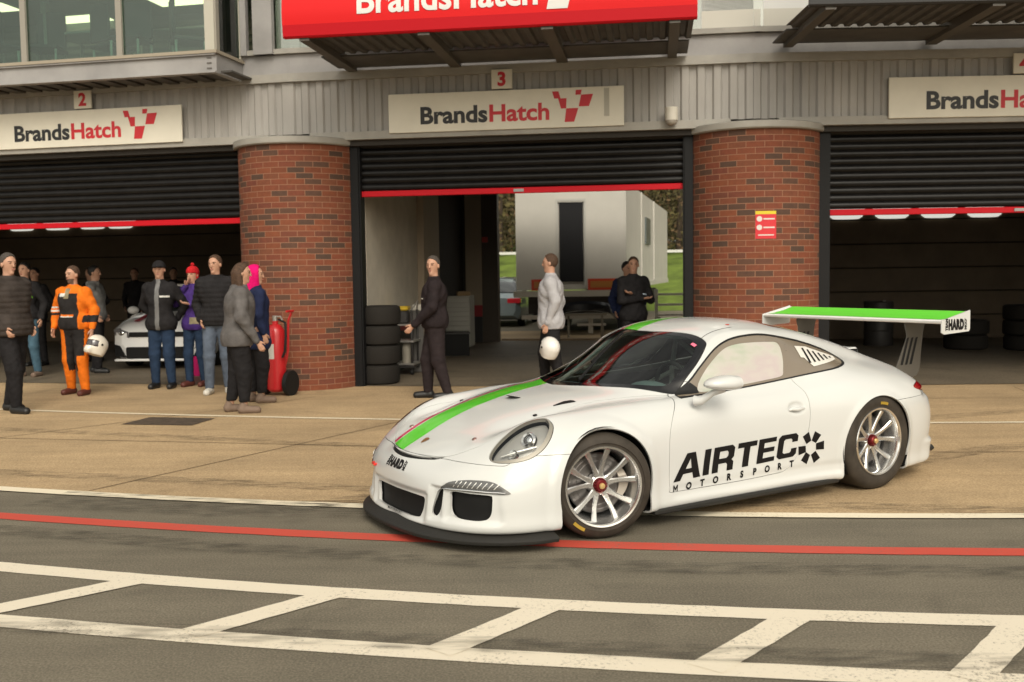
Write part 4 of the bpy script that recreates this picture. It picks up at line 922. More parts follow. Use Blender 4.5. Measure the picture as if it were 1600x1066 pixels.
# slab joints and the drain cover
JOINT = mat('joint_dark', (.17, .115, .062), .9)
for pts in ([(-7.2, 7.9), (-3.6, 11.9), (-2.6, 13.2)], [(-3.2, 7.5), (-.2, 12.6)], [(5.2, 6.4), (6.6, 13.2)], [(-9, 10.9), (-3.5, 9.75), (2, 8.75), (9, 8.3)], [(3.2, 12.3), (9, 11.9)]):
    ribbon('slab_joint', smooth_poly(pts, False, 8) if len(pts) > 2 else pts, .014, .0075, JOINT)
mb = MB(); mb.add([(-4.28, 10.92, .010), (-3.46, 10.77, .010), (-3.36, 11.28, .010), (-4.15, 11.45, .010)], [(0, 1, 2, 3)])
tag(mb.build('drain_cover', mat('cast_iron', (.075, .055, .038), .7, noise=(14, .5), bump=(40, .6))), 'rusty flat drain cover set in the tan concrete in front of garage two', 'drain cover')

FN = [(-25, 19.6), (-14, 16.9), (-3.06, 14.5), (3.25, 13.6), (10.2, 13.4), (20, 13.4)]
class Bay:
    def __init__(s, i):
        s.A = np.array(FN[i], float); B = np.array(FN[i+1], float); s.L = float(np.linalg.norm(B-s.A)); s.u = (B-s.A)/s.L; s.n = np.array([s.u[1], -s.u[0]])
    def __call__(s, v): p = s.A+s.u*v[0]+s.n*v[1]; return (p[0], p[1], v[2])
    def ang(s): return atan2(s.u[1], s.u[0])
BAYS = [Bay(i) for i in range(5)]; B2, B3, B4 = BAYS[1], BAYS[2], BAYS[3]
def bx(bay, name, m, parent, *boxes, bevel=0):
    mb = MB()
    for b_ in boxes: mb.box(*b_, bevel)
    return mb.build(name, m, parent, bay)
CLAD = mat('grey_cladding', (.31, .295, .275), .55, noise=(3, .14, (1, 1, .25)))
TRIM = mat('grey_trim', (.30, .285, .255), .5, noise=(2.5, .15)); SIGNW = mat('sign_cream', (.66, .625, .53), .5, noise=(2, .06))
SHUT = mat('shutter_black', (.007, .0065, .0065), .36, noise=(5, .3), spec=.28); REDB = mat('shutter_red', (.46, .006, .014), .5, spec=.2)
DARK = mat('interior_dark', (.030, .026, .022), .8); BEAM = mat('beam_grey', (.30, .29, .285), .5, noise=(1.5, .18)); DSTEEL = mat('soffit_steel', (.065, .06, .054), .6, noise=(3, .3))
TXB = mat('sign_black', (.02, .02, .022), .5); TXR = mat('sign_red', (.50, .02, .03), .5)
def brick():
    m = bpy.data.materials.new('brick'); m.use_nodes = True; t = m.node_tree; b = t.nodes['Principled BSDF']; b.inputs['Roughness'].default_value = .85; N = t.nodes.new; Lk = t.links.new
    uv = N('ShaderNodeUVMap'); uv.uv_map = 'UVMap'
    def br(c1, c2, mo, bias):
        x = N('ShaderNodeTexBrick'); x.inputs['Scale'].default_value = 1; x.inputs['Brick Width'].default_value = .235; x.inputs['Row Height'].default_value = .079; x.inputs['Mortar Size'].default_value = .0055; x.inputs['Mortar Smooth'].default_value = .3
        x.inputs['Color1'].default_value = (*c1, 1); x.inputs['Color2'].default_value = (*c2, 1); x.inputs['Mortar'].default_value = (*mo, 1); x.inputs['Bias'].default_value = bias; Lk(uv.outputs[0], x.inputs['Vector']); return x
    A = br((0, 0, 0), (1, 1, 1), (0, 0, 0), 0)
    rp = N('ShaderNodeValToRGB'); e = rp.color_ramp.elements; e[0].position = 0; e[0].color = (.150, .041, .016, 1); e[1].position = 1; e[1].color = (.062, .034, .022, 1)
    for p, c in ((.22, (.178, .050, .020, 1)), (.42, (.15, .038, .018, 1)), (.60, (.155, .050, .022, 1)), (.72, (.135, .036, .019, 1)), (.80, (.088, .040, .023, 1))): q = e.new(p); q.color = c
    Lk(A.outputs['Color'], rp.inputs[0])
    n = N('ShaderNodeTexNoise'); n.inputs['Scale'].default_value = 14; n.inputs['Detail'].default_value = 6; Lk(uv.outputs[0], n.inputs['Vector'])
    mr = N('ShaderNodeMapRange'); mr.inputs['To Min'].default_value = .72; mr.inputs['To Max'].default_value = 1.28; Lk(n.outputs[0], mr.inputs[0])
    mx = N('ShaderNodeMix'); mx.data_type = 'RGBA'; mx.blend_type = 'MULTIPLY'; mx.inputs['Factor'].default_value = 1; Lk(rp.outputs[0], mx.inputs['A']); Lk(mr.outputs[0], mx.inputs['B'])
    m2 = N('ShaderNodeMix'); m2.data_type = 'RGBA'; m2.inputs['B'].default_value = (.25, .125, .075, 1); Lk(A.outputs['Fac'], m2.inputs['Factor']); Lk(mx.outputs['Result'], m2.inputs['A']); Lk(m2.outputs['Result'], b.inputs['Base Color'])
    bp = N('ShaderNodeBump'); bp.inputs['Strength'].default_value = .6; bp.inputs['Distance'].default_value = .006; bp.invert = True; Lk(A.outputs['Fac'], bp.inputs['Height']); Lk(bp.outputs[0], b.inputs['Normal'])
    return m
BRICK = brick()
bld = thing('pit_garage_building', 'long grey clad pit garage building with brick pillars and black roller shutters', 'garage', (0, 15.2, 0))
bld_inv = lambda o: setattr(o, 'location', (o.location[0], o.location[1]-15.2, o.location[2]))
_built = set()
def settle():   # children were modelled in world metres: undo the parent's offset
    for o in bpy.data.objects:
        if o.parent == bld and o.name not in _built: o.location = (o.location[0], o.location[1]-15.2, o.location[2]); _built.add(o.name)
def pillar(c, r=.81, lab=None):
    n = 96; mb = MB(); me = bpy.data.meshes.new('brick_pillar'); V = []; F = []
    for k in range(n): a = 2*pi*k/n; V += [(c[0]+r*cos(a), c[1]+r*sin(a), 0), (c[0]+r*cos(a), c[1]+r*sin(a), 3.42)]
    F = [(2*k, 2*((k+1) % n), 2*((k+1) % n)+1, 2*k+1) for k in range(n)]
    me.from_pydata(V, [], F); uv = me.uv_layers.new(name='UVMap')
    for p in me.polygons:
        k = p.index; u = [2*pi*r*k/n, 2*pi*r*(k+1)/n]
        for li, q in zip(p.loop_indices, ((u[0], 0), (u[1], 0), (u[1], 3.42), (u[0], 3.42))): uv.data[li].uv = q
        p.use_smooth = True
    me.materials.append(BRICK); o = bpy.data.objects.new('brick_pillar', me); SC.collection.objects.link(o); o.parent = bld
    mb = MB(); mb.lathe([(0, 3.40), (r+.05, 3.40), (r+.065, 3.415), (r+.065, 3.49), (r+.05, 3.50), (0, 3.50)], 72, 'z', (c[0], c[1], 0)); cp = mb.build('pillar_cap', TRIM, o)
    return o
P1 = pillar((-3.03, 14.77), .875); P2 = pillar((3.33, 13.93), .885); pillar((-13.9, 17.1)); pillar((10.3, 13.62))
def corrugated(bay, s0, s1, z0, z1, d, name='cladding'):
    mb = MB(); V = []; p = .21; s = s0; pts = []
    while s < s1: pts += [(s, d), (s+p*.40, d), (s+p*.52, d-.030), (s+p*.88, d-.030)]; s += p
    pts = [(min(a, s1), b_) for a, b_ in pts]+[(s1, d)]
    for a, b_ in pts: V += [(a, b_, z0), (a, b_, z1)]
    mb.add(V, [(2*i, 2*i+2, 2*i+3, 2*i+1) for i in range(len(pts)-1)]); return mb.build(name, CLAD, bld, bay)
for b_ in BAYS:
    corrugated(b_, -.02, b_.L+.02, 3.58, 4.31, .15)
    bx(b_, 'fascia_top_trim', TRIM, bld, (-.03, b_.L+.03, .02, .20, 4.305, 4.42, ))
    bx(b_, 'fascia_trim', TRIM, bld, (.3, b_.L-.3, -.02, .19, 3.475, 3.585))
    bx(b_, 'fascia_back', DARK, bld, (-.03, b_.L+.03, -.15, .10, 3.40, 4.42))
def shutter(bay, s0, s1, zb, d=-.10):
    mb = MB(); z = 3.50; pit = .098; V = []; prof = []
    n = int((z-zb-.09)/pit); z0 = zb+.085
    for k in range(n+1):
        za = z0+k*pit
        for q in range(7): t_ = q/7; prof.append((d+.022*sin(pi*t_)**.8-.006*(t_ == 0), za+pit*t_))
    prof = [p for p in prof if p[1] < 3.56]
    for a, zz in prof: V += [(s0, a, zz), (s1, a, zz)]
    mb.add(V, [(2*i, 2*i+1, 2*i+3, 2*i+2) for i in range(len(prof)-1)], True)
    sh = mb.build('roller_shutter', SHUT, bld, bay)
    bx(bay, 'bottom_rail', REDB, sh, (s0, s1, d-.03, d+.03, zb, zb+.080), bevel=.006)
    c = (s0+s1)/2; bx(bay, 'rail_lock', mat('lock_steel', (.30, .30, .30), .5, metal=.2), sh, (c-.07, c+.07, d+.03, d+.045, zb+.02, zb+.06))
    return sh
shutter(B2, .95, 10.42, 2.37); shutter(B3, .95, 5.46, 2.70); shutter(B4, 1.02, 6.1, 2.305)
GUIDE = mat('guide_black', (.008, .008, .0085), .5, spec=.2)
for bay, ss in ((B2, [(.82, .95), (10.42, 10.50)]), (B3, [(.80, .955), (5.455, 5.60)]), (B4, [(.86, 1.03), (6.1, 6.25)])):
    for a, c in ss: bx(bay, 'shutter_guide', GUIDE, bld, (a, c, -.20, .0, 0, 3.5), (a+.02, c-.02, -.01, .025, .0, 3.45))
# signs
CHK = [[(0, .41), (.09, .41), (.12, .315), (.03, .315)], [(.084, .315), (.205, .315), (.198, .18), (.125, .18)], [(.198, .18), (.37, .18), (.31, 0), (.175, 0)], [(.41, .355), (.58, .36), (.52, .20), (.375, .20)], [(.335, .42), (.42, .42), (.405, .355), (.33, .355)]]
def sign(bay, s0, s1, st, lab, num, ns, extra=False):
    t_ = thing('garage_name_board', lab, 'sign', bay((s0, .20, 3.54)), bay.ang())
    mb = MB(); mb.box(0, s1-s0, -.0, .028, 0, .525, .004); xf = lambda v: (v[0], -v[1], v[2]); mb.build('panel', SIGNW, t_, xf)
    A = text_tris('Brands', .315, bold=.011, sx=1.0, align='LEFT'); B_ = text_tris('Hatch', .315, bold=.009, sx=1.0, align='LEFT')
    w = max(p[0] for p in A[0]); k = .945/w; w2 = max(p[0] for p in B_[0]); k2 = .835/w2
    decal('black_lettering', ([(p[0]*k, p[1]) for p in A[0]], A[1]), lambda a, b: (st-s0+a, -.0305, .115+b), TXB, t_)
    decal('red_lettering', ([(p[0]*k2, p[1]) for p in B_[0]], B_[1]), lambda a, b: (st-s0+.955+a, -.0305, .115+b), TXR, t_)
    decal('chequered_emblem', merge(*[poly_tris([l]) for l in CHK]), lambda a, b: (st-s0+1.83+a*.95, -.0305, .07+b), TXR, t_)
    if extra: mb = MB(); mb.box(2.96, 3.03, .028, .034, .13, .50); mb.build('grey_strip', mat('strip_grey', (.40, .38, .32), .5), t_, xf)
    n_ = thing('garage_number_plate', 'small cream number plate with red figure %s above a garage' % {'2': 'two', '3': 'three', '4': 'four'}[num], 'sign', bay((ns, .20, 4.085)), bay.ang())
    mb = MB(); mb.box(0, .285, 0, .03, 0, .26, .004); mb.build('panel', SIGNW, n_, xf)
    C_ = text_tris(num, .25, bold=.010); decal('red_figure', C_, lambda a, b: (.1425+a, -.0325, .045+b), TXR, n_)
sign(B2, 6.30, 9.585, 6.82, 'cream name board with black and red lettering over the far garage crowded with people', '2', 7.855)
sign(B3, 1.45, 4.675, 1.885, 'cream name board over the open middle garage, with a grey strip at its end', '3', 2.89, True)
sign(B4, 1.716, 4.95, 2.185, 'cream name board over the empty dark garage behind the rear wing', '4', 3.31)
# camera, warning notice
t_ = thing('security_camera', 'cream dome security camera hanging under the corrugated fascia beside the middle garage', 'camera', B3((5.30, .30, 3.60)), B3.ang())
mb = MB(); mb.cyl((0, 0, -.03), (0, 0, .14), .085, 20); mb.build('housing', mat('camera_cream', (.55, .52, .45), .45), t_); mb = MB(); mb.ball((0, 0, -.04), (.078, .078, .06), 18, 10); mb.build('dome', mat('dome_grey', (.30, .27, .23), .25), t_); mb = MB(); mb.box(-.03, .03, 0, .16, .05, .10); mb.build('bracket', TRIM, t_)
t_ = thing('warning_notice', 'small red notice with yellow top strip on the brick pillar', 'notice', (3.33, 13.93, 0), radians(-2.5))
cyl = lambda d: (lambda a, b: ((.886+d)*sin(a/.886), -(.886+d)*cos(a/.886), b))
decal('red_panel', fine(poly_tris([rect(-.135, 1.99, .13, 2.305)]), .05), cyl(.002), mat('notice_red', (.55, .02, .03), .5), t_)
decal('yellow_strip', fine(poly_tris([rect(-.135, 2.305, .13, 2.345)]), .05), cyl(.002), mat('notice_yellow', (.60, .48, .02), .5), t_)
NW = mat('notice_white', (.6, .55, .52), .5)
for k, z in enumerate((2.245, 2.135)):
    q = [(.035*cos(2*pi*i/18)-.085, .035*sin(2*pi*i/18)+z) for i in range(18)]; decal('notice_symbol', fine(poly_tris([q]), .05), cyl(.004), NW, t_)
    decal('notice_text', fine(poly_tris([rect(-.035, z-.010, .11, z+.008)]), .05), cyl(.004), NW, t_)
decal('notice_text', fine(poly_tris([rect(-.10, 2.03, .10, 2.045)]), .05), cyl(.004), NW, t_)

# upper storey
ub = BEAM
GLZ = glass('office_glass', (.60, .74, .68), .06, opac=.05, ocol=(.20, .25, .20)); FRAME = mat('window_frame', (.27, .25, .215), .5)
for b_, a0, a1 in ((B2, 0, B2.L), (B3, 0, B3.L), (B4, 0, B4.L), (BAYS[4], 0, 8), (BAYS[0], 0, BAYS[0].L)):
    bx(b_, 'floor_beam', ub, bld, (a0-.02, a1+.02, -.30, .10, 4.425, 4.70))
# projecting office box over garage two
off = bx(B2, 'office_floor_beam', BEAM, bld, (-.5, 10.50, .78, .86, 4.345, 4.60), (-.5, 10.50, .86, .90, 4.345, 4.365), (-.5, 10.50, .86, .90, 4.58, 4.60), (10.42, 10.50, .10, .78, 4.345, 4.60))
mb = MB()
for k in range(40): s_ = -.4+.28*k; mb.box(s_, s_+.16, .10, .78, 4.36, 4.385)
mb.box(-.5, 10.42, .10, .78, 4.386, 4.40); mb.build('office_soffit', DSTEEL, bld, B2)
bx(B2, 'bolt_row', mat('bolt_dark', (.10, .09, .08), .6), off, *[(10.36, 10.43, .862, .868, z, z+.018) for z in (4.40, 4.47, 4.54)])
bx(B2, 'office_sill', mat('sill_brown', (.30, .26, .20), .5), bld, (-.5, 10.53, .74, .915, 4.602, 4.645), (10.45, 10.53, .10, .74, 4.602, 4.645))
for k, s_ in enumerate((-.4, 1.49, 3.0, 4.5, 6.01, 7.52, 9.02, 10.44)):
    w_ = bx(B2, 'window_mullion', FRAME, bld, (s_, s_+.085, .80, .885, 4.645, 6.4))
    if s_ < 10: bx(B2, 'office_pane', GLZ, bld, (s_+.085, min(s_+1.6, 10.44), .835, .845, 4.645, 6.4))
bx(B2, 'office_pane', GLZ, bld, (10.475, 10.485, .16, .80, 4.645, 6.4)); bx(B2, 'window_mullion', mat('corner_post', (.42, .40, .34), .5), bld, (10.36, 10.50, .886, .90, 4.645, 6.4), (10.44, 10.50, .10, .17, 4.645, 6.4))
bx(B2, 'office_back_wall', mat('office_wall', (.16, .19, .17), .8, noise=(1.2, .2)), bld, (-.5, 10.9, -2.1, -2.0, 4.45, 6.4)); bx(B2, 'office_ceiling', mat('office_ceiling_mat', (.22, .24, .22), .8), bld, (-.5, 10.44, -2.0, .80, 5.95, 6.0)); bx(B2, 'office_floor', mat('office_floor_mat', (.08, .09, .09), .8), bld, (-.5, 10.40, -2.0, .75, 4.55, 4.60))
for k, (s_, d_, w_) in enumerate([(5.3, -.6, .75), (6.2, -1.6, .9), (8.35, -1.0, .8), (9.3, -.2, .55)]):
    bx(B2, 'office_light', mat('office_lamp', (.8, .7, .5), .5, emis=(1., .80, .50), estr=3.), bld, (s_, s_+w_, d_-.45, d_, 5.935, 5.948))
OFU = mat('office_furniture', (.50, .54, .50), .5); OCH = mat('office_chair', (.05, .06, .065), .6)
def office_chair(s_, d_, rot=0):
    t_ = thing('office_chair', 'dark upright office chair seen through the first floor glazing', 'chair', B2((s_, d_, 4.60)), B2.ang()+rot, 'chairs in the first floor office')
    mb = MB(); mb.box(-.24, .24, -.24, .24, .42, .48, .02); mb.build('seat', OCH, t_); mb = MB(); mb.box(-.22, .22, .20, .25, .50, 1.05, .02); mb.build('backrest', OCH, t_)
    for x in (-.2, .2):
        for y in (-.2, .2): mb = MB(); mb.cyl((x, y, 0), (x, y, .42), .018, 6); mb.build('leg', OFU, t_)
for s_, d_, r_ in ((7.2, -.1, .3), (8.2, -.3, 2.8), (8.75, .1, .1), (9.5, -.2, 2.2), (6.6, .2, 1.2)): office_chair(s_, d_, r_)
for k, (s_, d_) in enumerate([(7.7, -.7), (9.15, -.9)]):
    t_ = thing('office_table', 'white table among the chairs in the first floor office', 'table', B2((s_, d_, 4.60)), B2.ang(), 'tables in the first floor office')
    mb = MB(); mb.box(-.6, .6, -.35, .35, .72, .76, .01); mb.build('tabletop', mat('table_white', (.5, .52, .5), .4), t_)
    for x in (-.52, .52):
        for y in (-.28, .28): mb = MB(); mb.cyl((x, y, 0), (x, y, .72), .025, 6); mb.build('leg', OFU, t_)
for s_ in (4.2, 7.0, 9.8): bx(B2, 'office_column', mat('office_column_mat', (.40, .42, .38), .6), bld, (s_, s_+.09, -.35, -.26, 4.6, 5.95))
bx(B2, 'office_blind', mat('blind_grey', (.20, .22, .20), .7), bld, *[(-.5, 10.3, -1.99, -1.97, 4.7+.12*k, 4.76+.12*k) for k in range(10)])
# steel post and recessed window between the office and the canopy
bx(B2, 'steel_post', BEAM, bld, (10.71, 11.0, .11, .20, 4.705, 6.4)); bx(B2, 'steel_post', BEAM, bld, (10.51, 10.60, .10, .18, 4.705, 6.4))
bx(B2, 'side_window', glass('green_glass', (.40, .50, .42), .2, opac=.5, ocol=(.22, .27, .21)), bld, (11.0, 11.35, .02, .05, 4.78, 6.4)); bx(B3, 'side_window', MATS['green_glass'], bld, (-.1, 6.5, .02, .05, 4.78, 6.4))
bx(B2, 'window_sill', TRIM, bld, (10.6, 11.22, .0, .16, 4.705, 4.775)); bx(B3, 'window_sill', TRIM, bld, (0, 6.45, .0, .16, 4.705, 4.775)); bx(B4, 'window_sill', TRIM, bld, (0, 7, .0, .16, 4.705, 4.775))
for b_ in (B3, B4): bx(b_, 'spandrel', mat('spandrel_cream', (.52, .50, .44), .5), bld, (0 if b_ is B4 else 5.7, b_.L, -.02, .06, 4.776, 5.02)); bx(b_, 'upper_glazing', mat('upper_white', (.62, .62, .60), .4), bld, (0 if b_ is B4 else 5.7, b_.L, -.02, .05, 5.021, 6.4))
bx(BAYS[1], 'upper_wall', DARK, bld, (-1, 11.3, -2.25, -2.12, 4.4, 6.5)); bx(B3, 'upper_wall', DARK, bld, (-.2, 6.6, -1.2, -1.1, 4.4, 6.5)); bx(B4, 'upper_wall', DARK, bld, (-.2, 7.2, -1.2, -1.1, 4.4, 6.5))
for b_ in BAYS: bx(b_, 'roof', DARK, bld, (-.3, b_.L+.3, -2.4, .8, 6.42, 6.6)); bx(b_, 'rear_roof', DARK, bld, (-.3, b_.L+.3, -9.6, -2.2, 3.61, 3.8))  # unseen roofs kept shallow and low so sun reaches the trailer behind
# canopies
CRED = mat('canopy_red', (.60, .012, .014), .5, spec=.2); CRED_SHADE = mat('canopy_red_shaded', (.42, .004, .010), .5, spec=.2); CBLK = mat('canopy_black', (.018, .018, .02), .4)  # lower red is a darker copy: shade of the underside put into the colour
def canopy(bay, s0, s1, m1, m2, zb=4.42, dep=2.2):
    prof = [(dep-.02, zb), (dep, zb+.02), (dep+.01, zb+.15)]; up = [(dep+.01, zb+.15), (dep+.02, zb+.30), (dep-.01, zb+.50), (dep-.09, zb+.72), (dep-.22, zb+.92), (dep-.42, zb+1.10), (dep-.70, zb+1.25)]
    def strip(pr): 
        mb = MB(); pr = smooth_poly(pr, False, 4) if len(pr) > 3 else pr; V = [(s, a, z) for s in (s0, s1) for a, z in pr]; n = len(pr)
        mb.add(V, [(i, i+1, n+i+1, n+i) for i in range(n-1)], True)
        inn = [(a-.04, z) for a, z in pr]; V2 = [(s, a, z) for s in (s0+.002, s1-.002) for a, z in inn]; mb.add(V2, [(i, i+1, n+i+1, n+i) for i in range(n-1)], True)
        for s in (s0, s1): mb.add([(s, a, z) for a, z in pr]+[(s, a, z) for a, z in inn], [(i, i+1, n+i+1, n+i) for i in range(n-1)])
        return mb
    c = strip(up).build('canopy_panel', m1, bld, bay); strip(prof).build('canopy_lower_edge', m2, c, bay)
    mb = MB()
    V = []; x = s0+.05; pts = []
    while x < s1-.05: pts += [(x, zb+.075), (x+.06, zb+.075), (x+.08, zb+.045), (x+.14, zb+.045)]; x += .16
    for a, z in pts: V += [(a, dep*.42, z+.02), (a, dep-.03, z)]
    mb.add(V, [(2*i, 2*i+1, 2*i+3, 2*i+2) for i in range(len(pts)-1)]); mb.build('canopy_soffit', DSTEEL, c, bay)
    bx(bay, 'canopy_soffit_plate', DSTEEL, c, (s0+.05, s1-.05, .21, dep*.43, zb+.03, zb+.05))
    n = 4
    for k in range(n):
        s_ = s0+.25+(s1-s0-.5)*k/(n-1); tp = .07 if 0 < k < n-1 else .06
        mb = MB(); mb.add([(s_-tp, .2, zb-.02), (s_+tp, .2, zb-.02), (s_+tp, dep-.04, zb-.03), (s_-tp, dep-.04, zb-.03), (s_-tp, .2, zb+.14), (s_+tp, .2, zb+.14), (s_+tp, dep-.04, zb+.06), (s_-tp, dep-.04, zb+.06)], [(0, 1, 2, 3), (4, 7, 6, 5), (0, 4, 5, 1), (1, 5, 6, 2), (2, 6, 7, 3), (3, 7, 4, 0)])
        mb.build('canopy_bracket', mat('bracket_brown', (.085, .077, .066), .6), c, bay)
    return c
c3 = canopy(B3, .70, 5.56, CRED, CRED_SHADE); c4 = canopy(B4, .16, 6.2, CBLK, CBLK, 4.50)
# white lettering and emblem on the red canopy
WT = mat('canopy_white', (.62, .62, .60), .5)
A_ = text_tris('BrandsHatch', .44, bold=.010, align='LEFT'); k_ = 2.16/max(p[0] for p in A_[0])
def can_pt(a, b):    # b: height above the lower edge, on the curved face
    pr = smooth_poly([(2.21, .15), (2.22, .30), (2.19, .50), (2.11, .72), (1.98, .92), (1.78, 1.10), (1.50, 1.25)], False, 8)
    d = float(np.interp(b, pr[:, 1], pr[:, 0])); return B3((a, d+.008, 4.42+b))
decal('canopy_lettering', fine(([(p[0]*k_, p[1]) for p in A_[0]], A_[1]), .06), lambda a, b: can_pt(1.60+a, b+.245), WT, c3)
decal('canopy_emblem', fine(merge(poly_tris([[(0, 0), (.24, 0), (.30, .22), (.05, .22)]]), poly_tris([[(-.16, .24), (.05, .24), (.0, .45), (-.2, .45)]]), poly_tris([[(.31, .24), (.55, .24), (.6, .45), (.36, .45)]])), .06), lambda a, b: can_pt(3.86+a, b+.18), WT, c3)

# garage interiors
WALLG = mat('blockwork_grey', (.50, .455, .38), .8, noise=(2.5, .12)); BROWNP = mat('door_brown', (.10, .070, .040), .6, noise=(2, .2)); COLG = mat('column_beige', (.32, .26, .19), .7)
WIN = mat('lit_roof_strip', (.8, .8, .75), .5, emis=(1., .98, .88), estr=.5)
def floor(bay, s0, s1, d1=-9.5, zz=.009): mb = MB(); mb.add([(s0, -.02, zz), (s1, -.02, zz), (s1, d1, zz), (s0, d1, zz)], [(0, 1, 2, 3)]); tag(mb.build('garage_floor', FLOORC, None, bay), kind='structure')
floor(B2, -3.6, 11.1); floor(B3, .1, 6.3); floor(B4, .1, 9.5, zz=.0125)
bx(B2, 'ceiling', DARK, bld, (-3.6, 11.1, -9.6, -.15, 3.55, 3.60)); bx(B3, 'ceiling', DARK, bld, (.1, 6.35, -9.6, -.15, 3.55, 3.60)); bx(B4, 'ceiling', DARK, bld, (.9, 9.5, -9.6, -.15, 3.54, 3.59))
def back(bay, s0, s1, d=-9.0):
    mb = MB(); z = 0
    while z < 3.5: mb.box(s0, s1, d-.08, d, z+.012, min(z+.52, 3.5), .01); z += .53
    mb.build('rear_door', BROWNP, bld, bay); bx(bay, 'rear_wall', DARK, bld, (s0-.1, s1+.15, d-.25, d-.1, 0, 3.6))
back(B2, -3.5, 10.9); back(B4, 1.05, 9.4)
bx(B2, 'inner_column', COLG, bld, (10.15, 10.45, -6.2, -5.8, 0, 3.55), (8.9, 9.15, -8.9, -8.6, 0, 3.55))
for bay, L_, zz in ((B2, (-.70, .33, 1.32, 2.10), 2.83), (B4, (3.55, 4.56, 5.57, 6.58), 2.675)):
    for s_ in L_:
        mb = MB(); q = smooth_poly([(0, zz+.10), (.06, zz+.03), (.15, zz), (.60, zz), (.69, zz+.03), (.75, zz+.10), (.75, zz+.4), (0, zz+.4)], True, 3); mb.prism([tuple(p) for p in q], lambda a, b: (s_+a, -8.99, b), lambda a, b: (s_+a, -8.95, b)); mb.build('window_strip', WIN, bld, bay)
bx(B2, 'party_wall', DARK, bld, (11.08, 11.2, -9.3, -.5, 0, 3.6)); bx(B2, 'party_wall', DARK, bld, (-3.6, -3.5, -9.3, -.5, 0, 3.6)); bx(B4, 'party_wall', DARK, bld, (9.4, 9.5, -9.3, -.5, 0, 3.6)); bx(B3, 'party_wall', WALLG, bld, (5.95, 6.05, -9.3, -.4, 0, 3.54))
bx(B3, 'side_wall', WALLG, bld, (.70, .88, -3.7, -.5, .40, 3.55)); bx(B3, 'wall_dado', mat('dado_black', (.02, .02, .02), .5), bld, (.70, .885, -3.7, -.5, 0, .66)); bx(B3, 'dado_stripe', mat('dado_red', (.30, .015, .02), .5), bld, (.70, .888, -3.7, -.5, .662, .86))
bx(B3, 'inner_column', COLG, bld, (.60, 1.0, -5.0, -3.71, 0, 3.55)); bx(B3, 'store_recess', DARK, bld, (.1, .5, -9.3, -5.0, 0, 3.6), (.5, .80, -9.3, -9.05, 0, 3.6))
cw = bx(B3, 'rear_pier', COLG, bld, (.75, 1.13, -9.3, -9.0, .0, 3.55)); bx(B3, 'dado_stripe', MATS['dado_red'], cw, (.75, 1.13, -8.998, -8.99, .60, .86)); bx(B3, 'wall_dado', MATS['dado_black'], cw, (.75, 1.13, -8.998, -8.985, .0, .60))
bx(B3, 'rear_door_stack', mat('folded_door', (.06, .045, .032), .6), bld, (1.13, 1.50, -9.3, -9.0, 0, 3.5)); bx(B3, 'alarm_bell', mat('alarm_red', (.4, .03, .02), .4), bld, (1.15, 1.28, -8.998, -8.95, 2.3, 2.42))
bx(B3, 'rear_lintel', DARK, bld, (.75, 6.0, -9.3, -9.0, 3.42, 3.6))
bx(B3, 'rear_step', mat('kerb_tan', (.36, .26, .16), .8), None, (1.5, 5.9, -9.75, -9.42, 0, .05)).__setitem__('kind', 'structure')
settle()

# ---------------------------------------------------------------- paddock beyond the middle garage
mb = MB(); V = []; F = []; nx_ = 40
for i in range(nx_+1):
    x = -30+60*i/nx_
    for y, z in ((40, .0), (44, .9+.15*sin(x)), (48, 2.2+.2*sin(x*.7)), (60, 3.2), (75, 3.4)): V.append((x, y, z))
for i in range(nx_):
    for j in range(4): F.append((i*5+j, (i+1)*5+j, (i+1)*5+j+1, i*5+j+1))
mb.add(V, F, True); tag(mb.build('grass_bank', mat('grass', (.10, .145, .018), .9, noise=(1.3, .4))), kind='structure')
mb = MB(); V = [(x, y, z+1.2*sin(x*.35+y)) for x in range(-40, 50, 3) for y, z in ((62, 3.0), (66, 8), (72, 13), (90, 17))]; n_ = len(V)//4
mb.add(V, [(4*i+j, 4*i+4+j, 4*i+5+j, 4*i+1+j) for i in range(n_-1) for j in range(3)], True); tag(mb.build('hillside', mat('wooded_hill', (.070, .056, .022), .95, noise=(1.6, .6), bump=(4, 1.))), kind='structure')
fr = thing('rail_fence', 'white rail fence running along the grass bank behind the paddock', 'fence', (0, 47, 2.1))
RW_ = mat('rail_white', (.55, .55, .52), .5); mb = MB(); mb.box(-14, 14, -.03, .03, .33, .45); mb.build('rail', RW_, fr)
for k in range(12): mb = MB(); mb.box(-14+k*2.5, -13.9+k*2.5, -.05, .05, -.6, .5); mb.build('post', RW_, fr)
LEAFB = [mat('leaf_olive', (.085, .070, .022), .9), mat('leaf_dark', (.045, .040, .015), .9), mat('leaf_brown', (.12, .075, .035), .9)]
